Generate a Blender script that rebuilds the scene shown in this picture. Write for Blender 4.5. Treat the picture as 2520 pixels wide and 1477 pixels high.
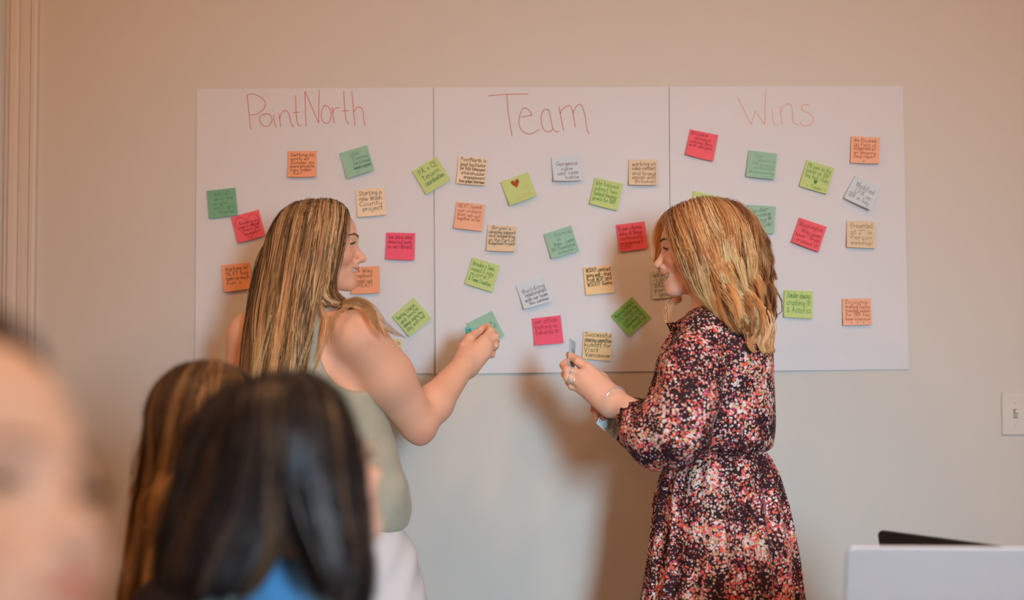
import bpy, math, random
import numpy as np
from mathutils import Vector, Matrix

for _o in list(bpy.data.objects):
    bpy.data.objects.remove(_o)
scene = bpy.context.scene
COL = scene.collection
rng = np.random.default_rng(7)
random.seed(7)

# ---------------------------------------------------------------- camera
CAM = np.array([0.0, -3.75, 1.30])
PITCH = math.radians(2.3)
FPX = 3500.0
cam_d = bpy.data.cameras.new('camera')
cam_d.lens = 50.0
cam_d.sensor_width = 36.0
cam_d.sensor_fit = 'HORIZONTAL'
cam_d.clip_start = 0.05
cam_d.dof.use_dof = True
cam_d.dof.focus_distance = 3.42
cam_d.dof.aperture_fstop = 1.7
cam = bpy.data.objects.new('camera', cam_d)
COL.objects.link(cam)
cam.location = CAM
cam.rotation_euler = (math.pi / 2 + PITCH, 0, 0)
scene.camera = cam

# ---------------------------------------------------------------- world, lights, exposure
scene.view_settings.view_transform = 'Standard'
scene.view_settings.look = 'None'
scene.view_settings.exposure = 0.0
scene.view_settings.gamma = 1.0
scene.view_settings.use_curve_mapping = False
world = bpy.data.worlds.new('world')
scene.world = world
world.use_nodes = True
world.node_tree.nodes['Background'].inputs[0].default_value = (0.55, 0.68, 0.9, 1)
world.node_tree.nodes['Background'].inputs[1].default_value = 0.6


def area_light(name, loc, target, sx, sy, col, power, shape='RECTANGLE', spread=180):
    ld = bpy.data.lights.new(name, 'AREA')
    ld.shape = shape
    ld.size = sx
    ld.size_y = sy
    ld.color = col
    ld.energy = power
    ld.spread = math.radians(spread)
    o = bpy.data.objects.new(name, ld)
    COL.objects.link(o)
    o.location = loc
    o.rotation_euler = (Vector(target) - Vector(loc)).to_track_quat('-Z', 'Y').to_euler()
    return o


WARM = (1.0, 0.49, 0.23)
COOL = (0.51, 0.77, 0.97)
# daylight that comes in through the window in the rear wall
area_light('window_daylight', (1.35, -5.90, 1.72), (0.34, 0.0, 0.76), 0.70, 1.05, COOL, 14.3, spread=44)
# globe lamps under the ceiling (the globes themselves give the light)
LAMPS = [(-0.85, -1.9), (1.05, -1.9), (-0.85, -4.3), (1.05, -4.3)]
LAMP_GLOW = 49.5


# ---------------------------------------------------------------- helpers
def P(px, py, y):
    """a point of the room seen at photo pixel px, py and standing at depth y"""
    u = (px - 1260.0) / FPX
    v = (738.5 - py) / FPX
    dy = math.cos(PITCH) - v * math.sin(PITCH)
    dz = math.sin(PITCH) + v * math.cos(PITCH)
    s = (y - CAM[1]) / dy
    return np.array([CAM[0] + u * s, y, CAM[2] + dz * s])


def S(px, y):
    """pixels to metres at depth y"""
    return px * (y - CAM[1]) / FPX


def lin(c):
    return tuple((x / 255 / 12.92) if x / 255 <= 0.04045 else ((x / 255 + 0.055) / 1.055) ** 2.4 for x in c)


PAPER_SEEN = lin((194, 177, 166))


def seen(r, g, b, k=0.80):
    """albedo of a thing that shows as r,g,b under the light that shows white paper as PAPER_SEEN"""
    c = lin((r, g, b))
    return tuple(min(0.97, c[i] / PAPER_SEEN[i] * k) for i in range(3))


def tag(o, label=None, cat=None, group=None, kind=None):
    if label:
        o['label'] = label
    if cat:
        o['category'] = cat
    if group:
        o['group'] = group
    if kind:
        o['kind'] = kind
    return o


def empty(name, loc=(0, 0, 0)):
    o = bpy.data.objects.new(name, None)
    COL.objects.link(o)
    o.location = [float(x) for x in loc]
    return o


def mesh_obj(name, V, F, mat=None, parent=None, smooth=False, col=None, colname='tint'):
    """V world coordinates (n,3); F list of faces or an (m,k) array"""
    V = np.asarray(V, dtype=np.float32).reshape(-1, 3)
    me = bpy.data.meshes.new(name)
    if parent is not None:
        V = V - np.array(parent_world(parent), dtype=np.float32)
    if isinstance(F, np.ndarray):
        m, k = F.shape
        me.vertices.add(len(V))
        me.vertices.foreach_set('co', V.ravel())
        me.loops.add(m * k)
        me.loops.foreach_set('vertex_index', F.astype(np.int32).ravel())
        me.polygons.add(m)
        me.polygons.foreach_set('loop_start', np.arange(0, m * k, k, dtype=np.int32))
        me.update(calc_edges=True)
    else:
        me.from_pydata(V.tolist(), [], F)
    if smooth:
        me.polygons.foreach_set('use_smooth', np.ones(len(me.polygons), dtype=bool))
    if col is not None:
        a = me.color_attributes.new(colname, 'FLOAT_COLOR', 'POINT')
        c = np.ones((len(V), 4), dtype=np.float32)
        c[:, :3] = col
        a.data.foreach_set('color', c.ravel())
    me.validate()
    me.update()
    o = bpy.data.objects.new(name, me)
    COL.objects.link(o)
    if mat is not None:
        me.materials.append(mat)
    if parent is not None:
        o.parent = parent
    return o


def parent_world(p):
    w = np.zeros(3)
    while p is not None:
        w = w + np.array(p.location)
        p = p.parent
    return w


class MB:
    """collects boxes, tubes and grids into one mesh"""

    def __init__(self):
        self.V, self.F, self.n = [], [], 0

    def add(self, V, F):
        V = np.asarray(V, dtype=float).reshape(-1, 3)
        self.V.append(V)
        self.F += [tuple(int(i) + self.n for i in f) for f in F]
        self.n += len(V)
        return self

    def box(self, lo, hi, bev=0.0):
        lo, hi = np.array(lo, float), np.array(hi, float)
        if bev <= 0:
            V = [(x, y, z) for z in (lo[2], hi[2]) for y in (lo[1], hi[1]) for x in (lo[0], hi[0])]
            F = [(0, 2, 3, 1), (4, 5, 7, 6), (0, 1, 5, 4), (2, 6, 7, 3), (0, 4, 6, 2), (1, 3, 7, 5)]
            return self.add(V, F)
        b = bev
        rings = []
        for z, i in ((lo[2], b), (lo[2] + b, 0), (hi[2] - b, 0), (hi[2], b)):
            x0, x1, y0, y1 = lo[0] + i, hi[0] - i, lo[1] + i, hi[1] - i
            c = b
            rings.append([(x0 + c, y0, z), (x1 - c, y0, z), (x1, y0 + c, z), (x1, y1 - c, z),
                          (x1 - c, y1, z), (x0 + c, y1, z), (x0, y1 - c, z), (x0, y0 + c, z)])
        return self.rings(rings)

    def rings(self, rings, cap=True, closed=True):
        n = len(rings[0])
        V = [p for r in rings for p in r]
        F = []
        for i in range(len(rings) - 1):
            for j in range(n if closed else n - 1):
                k = (j + 1) % n
                F.append((i * n + j, i * n + k, (i + 1) * n + k, (i + 1) * n + j))
        if cap:
            F.append(tuple(range(n - 1, -1, -1)))
            F.append(tuple((len(rings) - 1) * n + j for j in range(n)))
        return self.add(V, F)

    def tube(self, pts, r, sides=8, cap=True):
        pts = np.asarray(pts, float)
        rr = np.broadcast_to(np.asarray(r, float), (len(pts),))
        T = np.gradient(pts, axis=0)
        T /= np.linalg.norm(T, axis=1)[:, None] + 1e-12
        up = np.array([0, 0, 1.0]) if abs(T[0][2]) < 0.9 else np.array([1.0, 0, 0])
        rings = []
        N = None
        for i in range(len(pts)):
            if N is None:
                N = np.cross(T[i], up)
            else:
                N = N - T[i] * np.dot(N, T[i])
            N = N / (np.linalg.norm(N) + 1e-12)
            B = np.cross(T[i], N)
            rings.append([pts[i] + rr[i] * (math.cos(a) * N + math.sin(a) * B)
                          for a in np.linspace(0, 2 * math.pi, sides, endpoint=False)])
        return self.rings(rings, cap)

    def build(self, name, mat=None, parent=None, smooth=False):
        return mesh_obj(name, np.concatenate(self.V), self.F, mat, parent, smooth)


def catmull(pts, sub=6):
    pts = np.asarray(pts, float)
    if len(pts) < 3:
        t = np.linspace(0, 1, max(2, sub))[:, None]
        return pts[0] * (1 - t) + pts[-1] * t
    p = np.vstack([2 * pts[0] - pts[1], pts, 2 * pts[-1] - pts[-2]])
    out = []
    for i in range(1, len(p) - 2):
        t = np.linspace(0, 1, sub, endpoint=False)[:, None]
        a, b, c, d = p[i - 1], p[i], p[i + 1], p[i + 2]
        out.append(0.5 * ((2 * b) + (-a + c) * t + (2 * a - 5 * b + 4 * c - d) * t ** 2 + (-a + 3 * b - 3 * c + d) * t ** 3))
    out.append(pts[-1:])
    return np.vstack(out)


# ---------------------------------------------------------------- materials
def new_mat(name):
    m = bpy.data.materials.new(name)
    m.use_nodes = True
    nt = m.node_tree
    b = nt.nodes['Principled BSDF']
    return m, nt, b


def plain(name, col, rough=0.7, metal=0.0, spec=0.3, bump=0.0, bscale=200.0, vary=0.0, vscale=6.0, sheen=0.0):
    m, nt, b = new_mat(name)
    b.inputs['Base Color'].default_value = (*col, 1)
    b.inputs['Roughness'].default_value = rough
    b.inputs['Metallic'].default_value = metal
    b.inputs['Specular IOR Level'].default_value = spec
    if sheen:
        b.inputs['Sheen Weight'].default_value = sheen
    tc = nt.nodes.new('ShaderNodeTexCoord')
    if vary > 0:
        n = nt.nodes.new('ShaderNodeTexNoise')
        n.inputs['Scale'].default_value = vscale
        n.inputs['Detail'].default_value = 4
        nt.links.new(tc.outputs['Object'], n.inputs['Vector'])
        mx = nt.nodes.new('ShaderNodeMix')
        mx.data_type = 'RGBA'
        mx.inputs[6].default_value = (*[c * (1 - vary) for c in col], 1)
        mx.inputs[7].default_value = (*[min(1, c * (1 + vary)) for c in col], 1)
        nt.links.new(n.outputs['Fac'], mx.inputs[0])
        nt.links.new(mx.outputs[2], b.inputs['Base Color'])
    if bump > 0:
        n2 = nt.nodes.new('ShaderNodeTexNoise')
        n2.inputs['Scale'].default_value = bscale
        n2.inputs['Detail'].default_value = 3
        nt.links.new(tc.outputs['Object'], n2.inputs['Vector'])
        bp = nt.nodes.new('ShaderNodeBump')
        bp.inputs['Strength'].default_value = bump
        bp.inputs['Distance'].default_value = 0.002
        nt.links.new(n2.outputs['Fac'], bp.inputs['Height'])
        nt.links.new(bp.outputs['Normal'], b.inputs['Normal'])
    return m


def attr_mat(name, rough=0.5, spec=0.4, sss=0.0, attr='tint', bump=0.0, bscale=300.0, aniso=0.0):
    m, nt, b = new_mat(name)
    a = nt.nodes.new('ShaderNodeVertexColor')
    a.layer_name = attr
    nt.links.new(a.outputs['Color'], b.inputs['Base Color'])
    b.inputs['Roughness'].default_value = rough
    b.inputs['Specular IOR Level'].default_value = spec
    if sss:
        b.inputs['Subsurface Weight'].default_value = sss
        b.inputs['Subsurface Radius'].default_value = (0.010, 0.004, 0.002)
        b.inputs['Subsurface Scale'].default_value = 1.0
    if bump > 0:
        tc = nt.nodes.new('ShaderNodeTexCoord')
        n2 = nt.nodes.new('ShaderNodeTexNoise')
        n2.inputs['Scale'].default_value = bscale
        nt.links.new(tc.outputs['Object'], n2.inputs['Vector'])
        bp = nt.nodes.new('ShaderNodeBump')
        bp.inputs['Strength'].default_value = bump
        bp.inputs['Distance'].default_value = 0.001
        nt.links.new(n2.outputs['Fac'], bp.inputs['Height'])
        nt.links.new(bp.outputs['Normal'], b.inputs['Normal'])
    return m


M = {}
M['wall'] = plain('wall_paint', (0.74, 0.70, 0.62), 0.75, bump=0.10, bscale=90.0, vary=0.02, vscale=2.0)
M['ceiling'] = plain('ceiling_paint', (0.80, 0.77, 0.72), 0.9, bump=0.1)
M['trim'] = plain('trim_paint', (0.82, 0.77, 0.70), 0.45, spec=0.4, vary=0.02)
M['door'] = plain('door_paint', (0.80, 0.84, 0.88), 0.5, vary=0.02)
M['floor'] = plain('carpet', (0.24, 0.22, 0.21), 0.95, bump=0.5, bscale=400.0, vary=0.15, vscale=60.0)
M['paper'] = plain('chart_paper', (0.80, 0.80, 0.80), 0.75, spec=0.2, vary=0.015, vscale=3.0, bump=0.04, bscale=30.0)
M['ivory'] = plain('ivory_plastic', (0.78, 0.72, 0.62), 0.35, spec=0.5, vary=0.02)
M['ivory_dark'] = plain('ivory_recess', (0.45, 0.33, 0.22), 0.5)
M['silver'] = plain('brushed_aluminium', (0.70, 0.66, 0.65), 0.42, metal=0.55, spec=0.5, vary=0.02, vscale=20)
M['black'] = plain('black_plastic', (0.022, 0.018, 0.016), 0.4, spec=0.5, vary=0.1)
M['screen'] = plain('dark_screen', (0.01, 0.01, 0.012), 0.12, spec=0.5)
M['wood'] = plain('table_wood', (0.26, 0.15, 0.08), 0.4, vary=0.25, vscale=9)
M['chrome'] = plain('polished_silver', (0.86, 0.83, 0.80), 0.28, metal=0.6)
M['gold'] = plain('polished_gold', (0.90, 0.72, 0.50), 0.25, metal=0.65)
# ---------------------------------------------------------------- the room
RX0, RX1, RY0, RZ1 = -2.6, 2.6, -6.0, 2.75


def structure(name, mb, mat, smooth=False):
    o = mb.build(name, mat, None, smooth)
    o['kind'] = 'structure'
    return o


structure('floor', MB().box((RX0, RY0, -0.1), (RX1, 0.0, 0.0)), M['floor'])
structure('ceiling', MB().box((RX0, RY0, RZ1), (RX1, 0.0, RZ1 + 0.1)), M['ceiling'])
structure('wall_left', MB().box((RX0 - 0.1, RY0, 0), (RX0, 0.1, RZ1)), M['wall'])
structure('wall_right', MB().box((RX1, RY0, 0), (RX1 + 0.1, 0.1, RZ1)), M['wall'])

# back wall with the door opening at the left edge of the picture
DX1 = P(19, 300, 0)[0] + 0.005           # right side of the door opening
DX0 = DX1 - 0.86
DZ = 2.45
wb = MB()
wb.box((DX1, 0, 0), (RX1, 0.1, RZ1))
wb.box((RX0, 0, 0), (DX0, 0.1, RZ1))
wb.box((DX0, 0, DZ), (DX1, 0.1, RZ1))
structure('wall_back', wb, M['wall'])
d = empty('door_1', (DX0, 0.06, 0))
d['kind'] = 'structure'
MB().box((DX0 + 0.004, 0.045, 0.008), (DX1 - 0.004, 0.085, DZ - 0.004), 0.003).build('door_slab', M['door'], d)
for (a, b_, z0, z1) in ((0.11, 0.39, 0.25, 0.95), (0.47, 0.75, 0.25, 0.95), (0.11, 0.39, 1.10, 2.02), (0.47, 0.75, 1.10, 2.02)):
    MB().box((DX0 + a, 0.039, z0), (DX0 + b_, 0.047, z1), 0.004).build('door_panel', M['door'], d)
k = MB()
k.tube([(DX0 + 0.07, 0.044, 0.95), (DX0 + 0.07, 0.010, 0.95)], 0.011, 10)
k.tube([(DX0 + 0.07, 0.015, 0.95), (DX0 + 0.07, -0.002, 0.95), (DX0 + 0.07, -0.020, 0.95), (DX0 + 0.07, -0.030, 0.95)],
       [0.014, 0.027, 0.026, 0.012], 14)
k.build('door_knob', M['chrome'], d, True)


def casing(name, x_in, sgn, z1):
    """moulded door casing; x_in inner edge, sgn the side it grows to"""
    prof = [(0, 0), (0, 0.010), (0.004, 0.014), (0.016, 0.014), (0.019, 0.010), (0.024, 0.010), (0.028, 0.015),
            (0.040, 0.017), (0.052, 0.018), (0.056, 0.023), (0.064, 0.024), (0.069, 0.020), (0.070, 0.0)]
    mb = MB()
    rings = []
    for z in (0.0, z1):
        rings.append([(x_in + sgn * a * 1.12, -b_, z) for a, b_ in (prof if sgn < 0 else prof[::-1])])
    mb.rings(rings)
    # thin painted jamb return inside the opening
    mb.box((min(x_in, x_in - sgn * 0.012), -0.0005, 0), (max(x_in, x_in - sgn * 0.012), 0.045, z1))
    o = structure(name, mb, M['trim'])
    return o


casing('trim_1', DX1, 1, DZ + 0.07)
casing('trim_2', DX0, -1, DZ + 0.07)
structure('trim_3', MB().box((DX0, -0.02, DZ), (DX1, -0.0005, DZ + 0.07), 0.004), M['trim'])
bb = MB().box((DX1 + 0.0790, -0.014, 0.0), (RX1, -0.0005, 0.13), 0.003)
structure('baseboard_back', bb, M['trim'])
structure('baseboard_right', MB().box((RX1 - 0.014, RY0, 0), (RX1 - 0.0005, -0.015, 0.13), 0.003), M['trim'])
structure('baseboard_left', MB().box((RX0 + 0.0005, RY0, 0), (RX0 + 0.014, -0.03, 0.13), 0.003), M['trim'])

# rear wall with the window the daylight comes through
WX0, WX1, WZ0, WZ1 = 0.95, 1.75, 1.15, 2.28
wr = MB()
wr.box((RX0, RY0 - 0.1, 0), (WX0, RY0, RZ1))
wr.box((WX1, RY0 - 0.1, 0), (RX1, RY0, RZ1))
wr.box((WX0, RY0 - 0.1, 0), (WX1, RY0, WZ0))
wr.box((WX0, RY0 - 0.1, WZ1), (WX1, RY0, RZ1))
structure('wall_rear', wr, M['wall'])
w = empty('window_1', (WX0, RY0, WZ0))
w['kind'] = 'structure'
fr = MB()
fr.box((WX0, RY0 - 0.08, WZ0), (WX0 + 0.05, RY0 + 0.01, WZ1)).box((WX1 - 0.05, RY0 - 0.08, WZ0), (WX1, RY0 + 0.01, WZ1))
fr.box((WX0, RY0 - 0.08, WZ0), (WX1, RY0 + 0.01, WZ0 + 0.04)).box((WX0, RY0 - 0.08, WZ1 - 0.04), (WX1, RY0 + 0.01, WZ1))
fr.build('window_frame', M['trim'], w)
gm, gnt, gb = new_mat('window_glass')
gb.inputs['Base Color'].default_value = (0.9, 0.95, 1, 1)
gb.inputs['Transmission Weight'].default_value = 1.0
gb.inputs['Roughness'].default_value = 0.02
MB().box((WX0 + 0.05, RY0 - 0.06, WZ0 + 0.04), (WX1 - 0.05, RY0 - 0.054, WZ1 - 0.04)).build('window_pane', gm, w)

# globe ceiling lamps
em, ent, eb = new_mat('lamp_globe')
eb.inputs['Base Color'].default_value = (0.8, 0.75, 0.7, 1)
eb.inputs['Emission Color'].default_value = (*WARM, 1)
eb.inputs['Emission Strength'].default_value = LAMP_GLOW
for i, (lx, ly) in enumerate(LAMPS):
    t = empty('ceiling_lamp', (lx, ly, RZ1))
    where = ['nearest the door and the paper sheets', 'nearest the light switch', 'behind the seats on the door side', 'behind the seats near the window']
    tag(t, 'round warm globe lamp under the ceiling ' + where[i], 'lamp', 'globe lamps under the ceiling')
    ang = np.linspace(0, 2 * math.pi, 24, endpoint=False)
    MB().rings([[(lx + r_ * math.cos(a), ly + r_ * math.sin(a), z_) for a in ang] for r_, z_ in ((0.07, RZ1 - 0.001), (0.07, RZ1 - 0.015), (0.03, RZ1 - 0.03), (0.02, RZ1 - 0.075))]).build('canopy', M['trim'], t, True)
    zc = RZ1 - 0.17
    MB().rings([[(lx + 0.1 * math.sin(b_) * math.cos(a), ly + 0.1 * math.sin(b_) * math.sin(a), zc + 0.1 * math.cos(b_)) for a in ang] for b_ in np.linspace(0.08, math.pi - 0.02, 14)]).build('globe', em, t, True)

# light switch at the right edge of the picture
sw = empty('light_switch', P(2497, 1018, 0))
tag(sw, 'ivory toggle light switch on the wall at the right edge', 'light switch')
c = P(2497, 1018, 0)
MB().box((c[0] - 0.0355, -0.006, c[2] - 0.057), (c[0] + 0.0355, -0.0003, c[2] + 0.057), 0.003).build('cover_plate', M['ivory'], sw)
MB().box((c[0] - 0.0055, -0.0066, c[2] - 0.0125), (c[0] + 0.0055, -0.0058, c[2] + 0.0125)).build('slot', M['ivory_dark'], sw)
tg = MB()
tg.rings([[(c[0] - 0.0042, -0.0064, c[2] - 0.009), (c[0] + 0.0042, -0.0064, c[2] - 0.009), (c[0] + 0.0042, -0.0064, c[2] + 0.007), (c[0] - 0.0042, -0.0064, c[2] + 0.007)],
          [(c[0] - 0.0034, -0.017, c[2] + 0.0045), (c[0] + 0.0034, -0.017, c[2] + 0.0045), (c[0] + 0.0034, -0.0165, c[2] + 0.0105), (c[0] - 0.0034, -0.0165, c[2] + 0.0105)]])
tg.build('toggle', M['ivory'], sw)
for s_ in (-1, 1):
    z_ = c[2] + s_ * 0.030
    MB().rings([[(c[0] + r_ * math.cos(a), y_, z_ + r_ * math.sin(a)) for a in np.linspace(0, 2 * math.pi, 12, endpoint=False)]
                for r_, y_ in ((0.0033, -0.0058), (0.0033, -0.0066), (0.0022, -0.0073))]).build('screw', M['ivory'], sw)
# ---------------------------------------------------------------- hand lettering: a single stroke alphabet
GLYPH = {
 'a': (4.6, "4,3.4 2.4,4.1 .5,2.6 .8,.4 2.4,.1 3.9,2 4,3.9|4,3.9 4,1 4.8,0"), 'b': (4.4, ".5,7.2 .6,0|.6,2.6 2.2,4 4,2.8 3.4,.5 1.6,-.1 .6,.8"),
 'c': (4.0, "3.8,3.4 2.2,4.1 .5,2.6 .9,.5 2.4,-.1 4,.9"), 'd': (4.7, "3.9,3.2 2.2,4 .4,2.4 1,.2 2.6,.2 4,1.8|4,7.2 4,1 4.8,0"),
 'e': (4.2, ".6,2 3.8,2.4 3.4,3.8 1.8,4 .5,2.2 1.2,.2 2.8,-.1 4.2,1"), 'f': (3.4, "3.6,6.4 2.6,7.2 1.5,6 1.4,0 1.2,-1.5|.2,3.8 3.2,4"),
 'g': (4.4, "3.8,3.3 2.2,4 .4,2.5 1,.4 2.6,.3 3.8,2 3.9,3.9|3.9,3.9 3.8,-1.6 2.4,-3 .6,-2.2"), 'h': (4.4, ".6,7.2 .6,0|.6,2 1.8,3.8 3.4,3.6 3.8,1.6 4,0"),
 'i': (2.0, "1,4 1,.8 1.6,0|1,5.6 1.1,5.9"), 'j': (2.6, "1.8,4 1.7,-1.8 .6,-3 -.4,-2.2|1.8,5.6 1.9,5.9"), 'k': (4.2, ".6,7.2 .6,0|3.6,4 .7,1.9|1.4,2.4 4,0"),
 'l': (1.9, ".8,7.2 .8,.8 1.5,0"), 'm': (6.4, ".5,4 .6,0|.6,2.4 1.6,3.9 2.8,3.6 3.1,0|3.1,2.4 4.2,3.9 5.4,3.6 5.6,1 6.2,0"),
 'n': (4.4, ".5,4 .6,0|.6,2.2 1.8,3.9 3.3,3.6 3.7,1.2 4.3,0"), 'o': (4.2, "2.4,4 .7,3 .5,1 2,-.1 3.7,1 3.8,3 2.2,4.1"),
 'p': (4.4, ".5,4 .6,-3|.6,2.6 2.2,4 3.9,2.8 3.3,.6 1.6,.1 .6,1"), 'q': (4.4, "3.8,3.3 2.2,4 .4,2.4 1.2,.3 2.8,.4 3.8,2.4|3.9,4 3.9,-3 4.8,-2"),
 'r': (3.4, ".5,4 .6,0|.6,2.2 1.8,3.8 3.4,3.6"), 's': (3.8, "3.5,3.6 2,4.1 .7,3.2 1.4,2.3 3,1.8 3.3,.6 1.8,-.1 .3,.6"),
 't': (3.2, "1.5,6.4 1.5,1 2.2,0 3.2,.5|.2,4.1 3,4.3"), 'u': (4.4, ".5,4 .6,1.2 1.8,0 3.4,1 3.8,3.9|3.8,3.9 3.8,1 4.4,0"),
 'v': (4.0, ".3,4 1.9,0 1.9,0 3.7,4"), 'w': (5.8, ".3,4 1.5,0 1.5,0 2.9,3.4 2.9,3.4 4.2,0 4.2,0 5.6,4"), 'x': (4.0, ".4,4 3.7,0|3.6,4 .3,0"),
 'y': (4.2, ".4,4 .8,1.6 2,.8 3.6,2|3.9,4 3.4,-.6 2.2,-2.8 .6,-2.4"), 'z': (4.0, ".4,3.9 3.6,3.9 3.6,3.9 .4,.1 .4,.1 3.9,.1"),
 'A': (5.4, ".2,0 2.6,7 2.6,7 4.8,0|1.1,2.6 4,2.7"), 'B': (5.0, ".6,7 .6,0|.6,6.9 2.8,7 4,5.6 2.8,4 .7,3.8|2.6,3.8 4.4,2.4 3.4,.3 .6,0"),
 'C': (5.0, "4.6,5.8 3,7.1 .9,5.6 .5,2.4 2,0 4.8,1"), 'D': (5.2, ".6,7 .6,0|.4,6.9 3,6.6 4.7,4 3.8,1 .5,0"),
 'E': (4.6, "4,7 .6,6.9 .6,6.9 .6,0 .6,0 4.2,.1|.6,3.7 3.4,3.8"), 'F': (4.4, "4.2,7 .6,6.9 .6,6.9 .6,0|.6,3.7 3.2,3.8"),
 'G': (5.4, "4.6,5.9 3,7.1 .8,5.4 .6,2 2.4,-.1 4.6,1.2 4.7,3|2.8,3 5.2,3.1"), 'H': (5.2, ".6,7 .6,0|4.4,7 4.5,0|.6,3.6 4.4,3.8"),
 'I': (2.8, "1.4,7 1.4,0|.2,7 2.6,7|.2,0 2.6,0"), 'J': (4.2, "3,7 3,1.4 1.8,0 .4,1|1.4,7 4.2,7"), 'K': (4.8, ".6,7 .6,0|4.2,7 .7,3.2|1.6,4 4.5,0"),
 'L': (4.2, ".6,7 .6,.1 .6,.1 4,0"), 'M': (6.4, ".5,0 .8,7 .8,7 3.1,2 3.1,2 5.3,7 5.3,7 5.8,0"), 'N': (5.2, ".6,0 .6,7 .6,7 4.4,0 4.4,0 4.5,7"),
 'O': (5.6, "2.8,7 .8,5.6 .6,2 2.4,0 4.6,1.2 5,4.6 3.6,6.8 2.4,7"), 'P': (4.8, ".6,7 .6,0|.5,6.9 3,7 4.3,5.4 3,3.6 .7,3.3"),
 'Q': (5.6, "2.8,7 .8,5.6 .6,2 2.4,0 4.6,1.2 5,4.6 3.6,6.8 2.4,7|3.2,1.8 5.4,-.8"), 'R': (5.0, ".6,7 .6,0|.5,6.9 3,7 4.2,5.4 3,3.8 .7,3.5|2,3.6 4.7,0"),
 'S': (4.6, "4.2,6.2 2.6,7.1 .8,5.8 1.6,4.2 3.6,3 3.8,1 2,-.1 .3,1"), 'T': (5.0, ".2,6.9 4.8,7|2.5,7 2.5,0"), 'U': (5.2, ".5,7 .7,1.6 2.4,0 4.2,1.6 4.5,7"),
 'V': (5.0, ".3,7 2.4,0 2.4,0 4.6,7"), 'W': (7.0, ".3,7 1.8,0 1.8,0 3.5,5 3.5,5 5,0 5,0 6.7,7"), 'X': (5.0, ".4,7 4.4,0|4.5,7 .3,0"),
 'Y': (4.8, ".3,7 2.4,3.6|4.5,7 1.6,0"), 'Z': (4.6, ".4,6.9 4.2,6.9 4.2,6.9 .4,.1 .4,.1 4.4,.1|1.2,3.6 3.4,3.6"),
 '1': (2.4, "1.2,6.6 1.3,0"), '2': (4.2, ".5,5.6 2,7 3.7,5.6 2.4,2.6 .4,0 4,.2"), '0': (4.2, "2.2,7 .5,4 2,0 3.8,3.4 2.2,7"),
 '.': (1.6, ".7,.1 .9,.3"), ',': (1.6, ".9,.4 .5,-1.2"), '!': (1.8, ".9,7 .8,2|.8,.1 .9,.4"), '?': (4.0, ".5,5.8 2,7 3.6,5.6 2,3.6 1.9,2|1.9,.1 2,.4"),
 "'": (1.2, ".6,7 .5,5.4"), '+': (4.0, "2,4.4 2,.8|.3,2.6 3.7,2.7"), '-': (3.2, ".4,2.6 2.9,2.7"), '/': (3.0, ".2,-1 2.8,7"),
 '&': (4.8, "4.4,0 1.2,5.2 2.2,6.8 3,5.4 .6,1.8 1.6,0 4.4,2.6"), '(': (2.4, "2,7.6 .7,4.6 .8,1.6 2.2,-1.4"), ')': (2.4, ".4,7.6 1.7,4.6 1.6,1.6 .2,-1.4"),
 '@': (6.0, "3.9,3.6 2.4,4.4 1.8,2.6 3,1.6 4,3 4.1,4.4 4.2,2 5.4,2.6 5.2,5 3,6.6 .7,4.6 .8,1.4 3,0 5,.8"), '"': (2.0, ".6,7 .5,5.6|1.4,7 1.3,5.6"),
 '~': (6.0, ".2,.6 5.4,3.6 2.6,.4 6.4,1.6"), '_': (5.0, "0,0 5,.6"),
 '^': (4.4, ".6,2.2 1.6,.6 1.6,.6 4.2,4"),
 '<': (5.0, "2.5,.2 .4,3.6 .7,5 1.9,5 2.5,3.8 3.1,5 4.3,5 4.6,3.6 2.5,.2"),
 ':': (4.6, ".8,2.2 2.2,.4 3.8,2.2|1.4,4 1.5,4.8|3,4 3.1,4.8"),
 '|': (5.0, "2.6,5.4 .4,.4 .4,.4 5,.9 5,.9 2.6,5.4|2.4,2 3,2.6"),
}
GL = {}
for _k, (_w, _s) in GLYPH.items():
    GL[_k] = (_w, [np.array([[float(v) for v in p.split(',')] for p in st.split()]) for st in _s.split('|')])


def line_strokes(text, r, jit=0.22):
    """strokes of a line of text in glyph units, and its width"""
    x, out = 0.0, []
    for ch in text:
        if ch == ' ':
            x += 3.0
            continue
        wd, sts = GL.get(ch, GL['o'])
        dy = r.normal(0, jit * 0.7)
        sc = 1 + r.normal(0, 0.05)
        for st in sts:
            p = st + r.normal(0, jit * 0.55, st.shape)
            p = p * [sc, sc] + [x, dy]
            out.append(catmull(p, 4) if len(p) > 2 else p)
        x += wd * sc + 0.7
    return out, x


def ribbon(mb, pts2, width, place):
    """flat pen stroke: pts2 in sheet coordinates (metres), place(p2 array) -> world points"""
    p = np.asarray(pts2, float)
    keep = np.r_[True, np.linalg.norm(np.diff(p, axis=0), axis=1) > 1e-6]
    p = p[keep]
    if len(p) < 2:
        p = np.array([p[0], p[0] + [width * 0.8, width * 0.2]])
    t = np.gradient(p, axis=0)
    t /= np.linalg.norm(t, axis=1)[:, None] + 1e-12
    n = np.c_[-t[:, 1], t[:, 0]] * width / 2
    p = p.copy()
    p[0] -= t[0] * width * 0.35
    p[-1] += t[-1] * width * 0.35
    A, B = place(p + n), place(p - n)
    k = len(p)
    mb.add(np.vstack([A, B]), [(i, k + i, k + i + 1, i + 1) for i in range(k - 1)])


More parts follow.
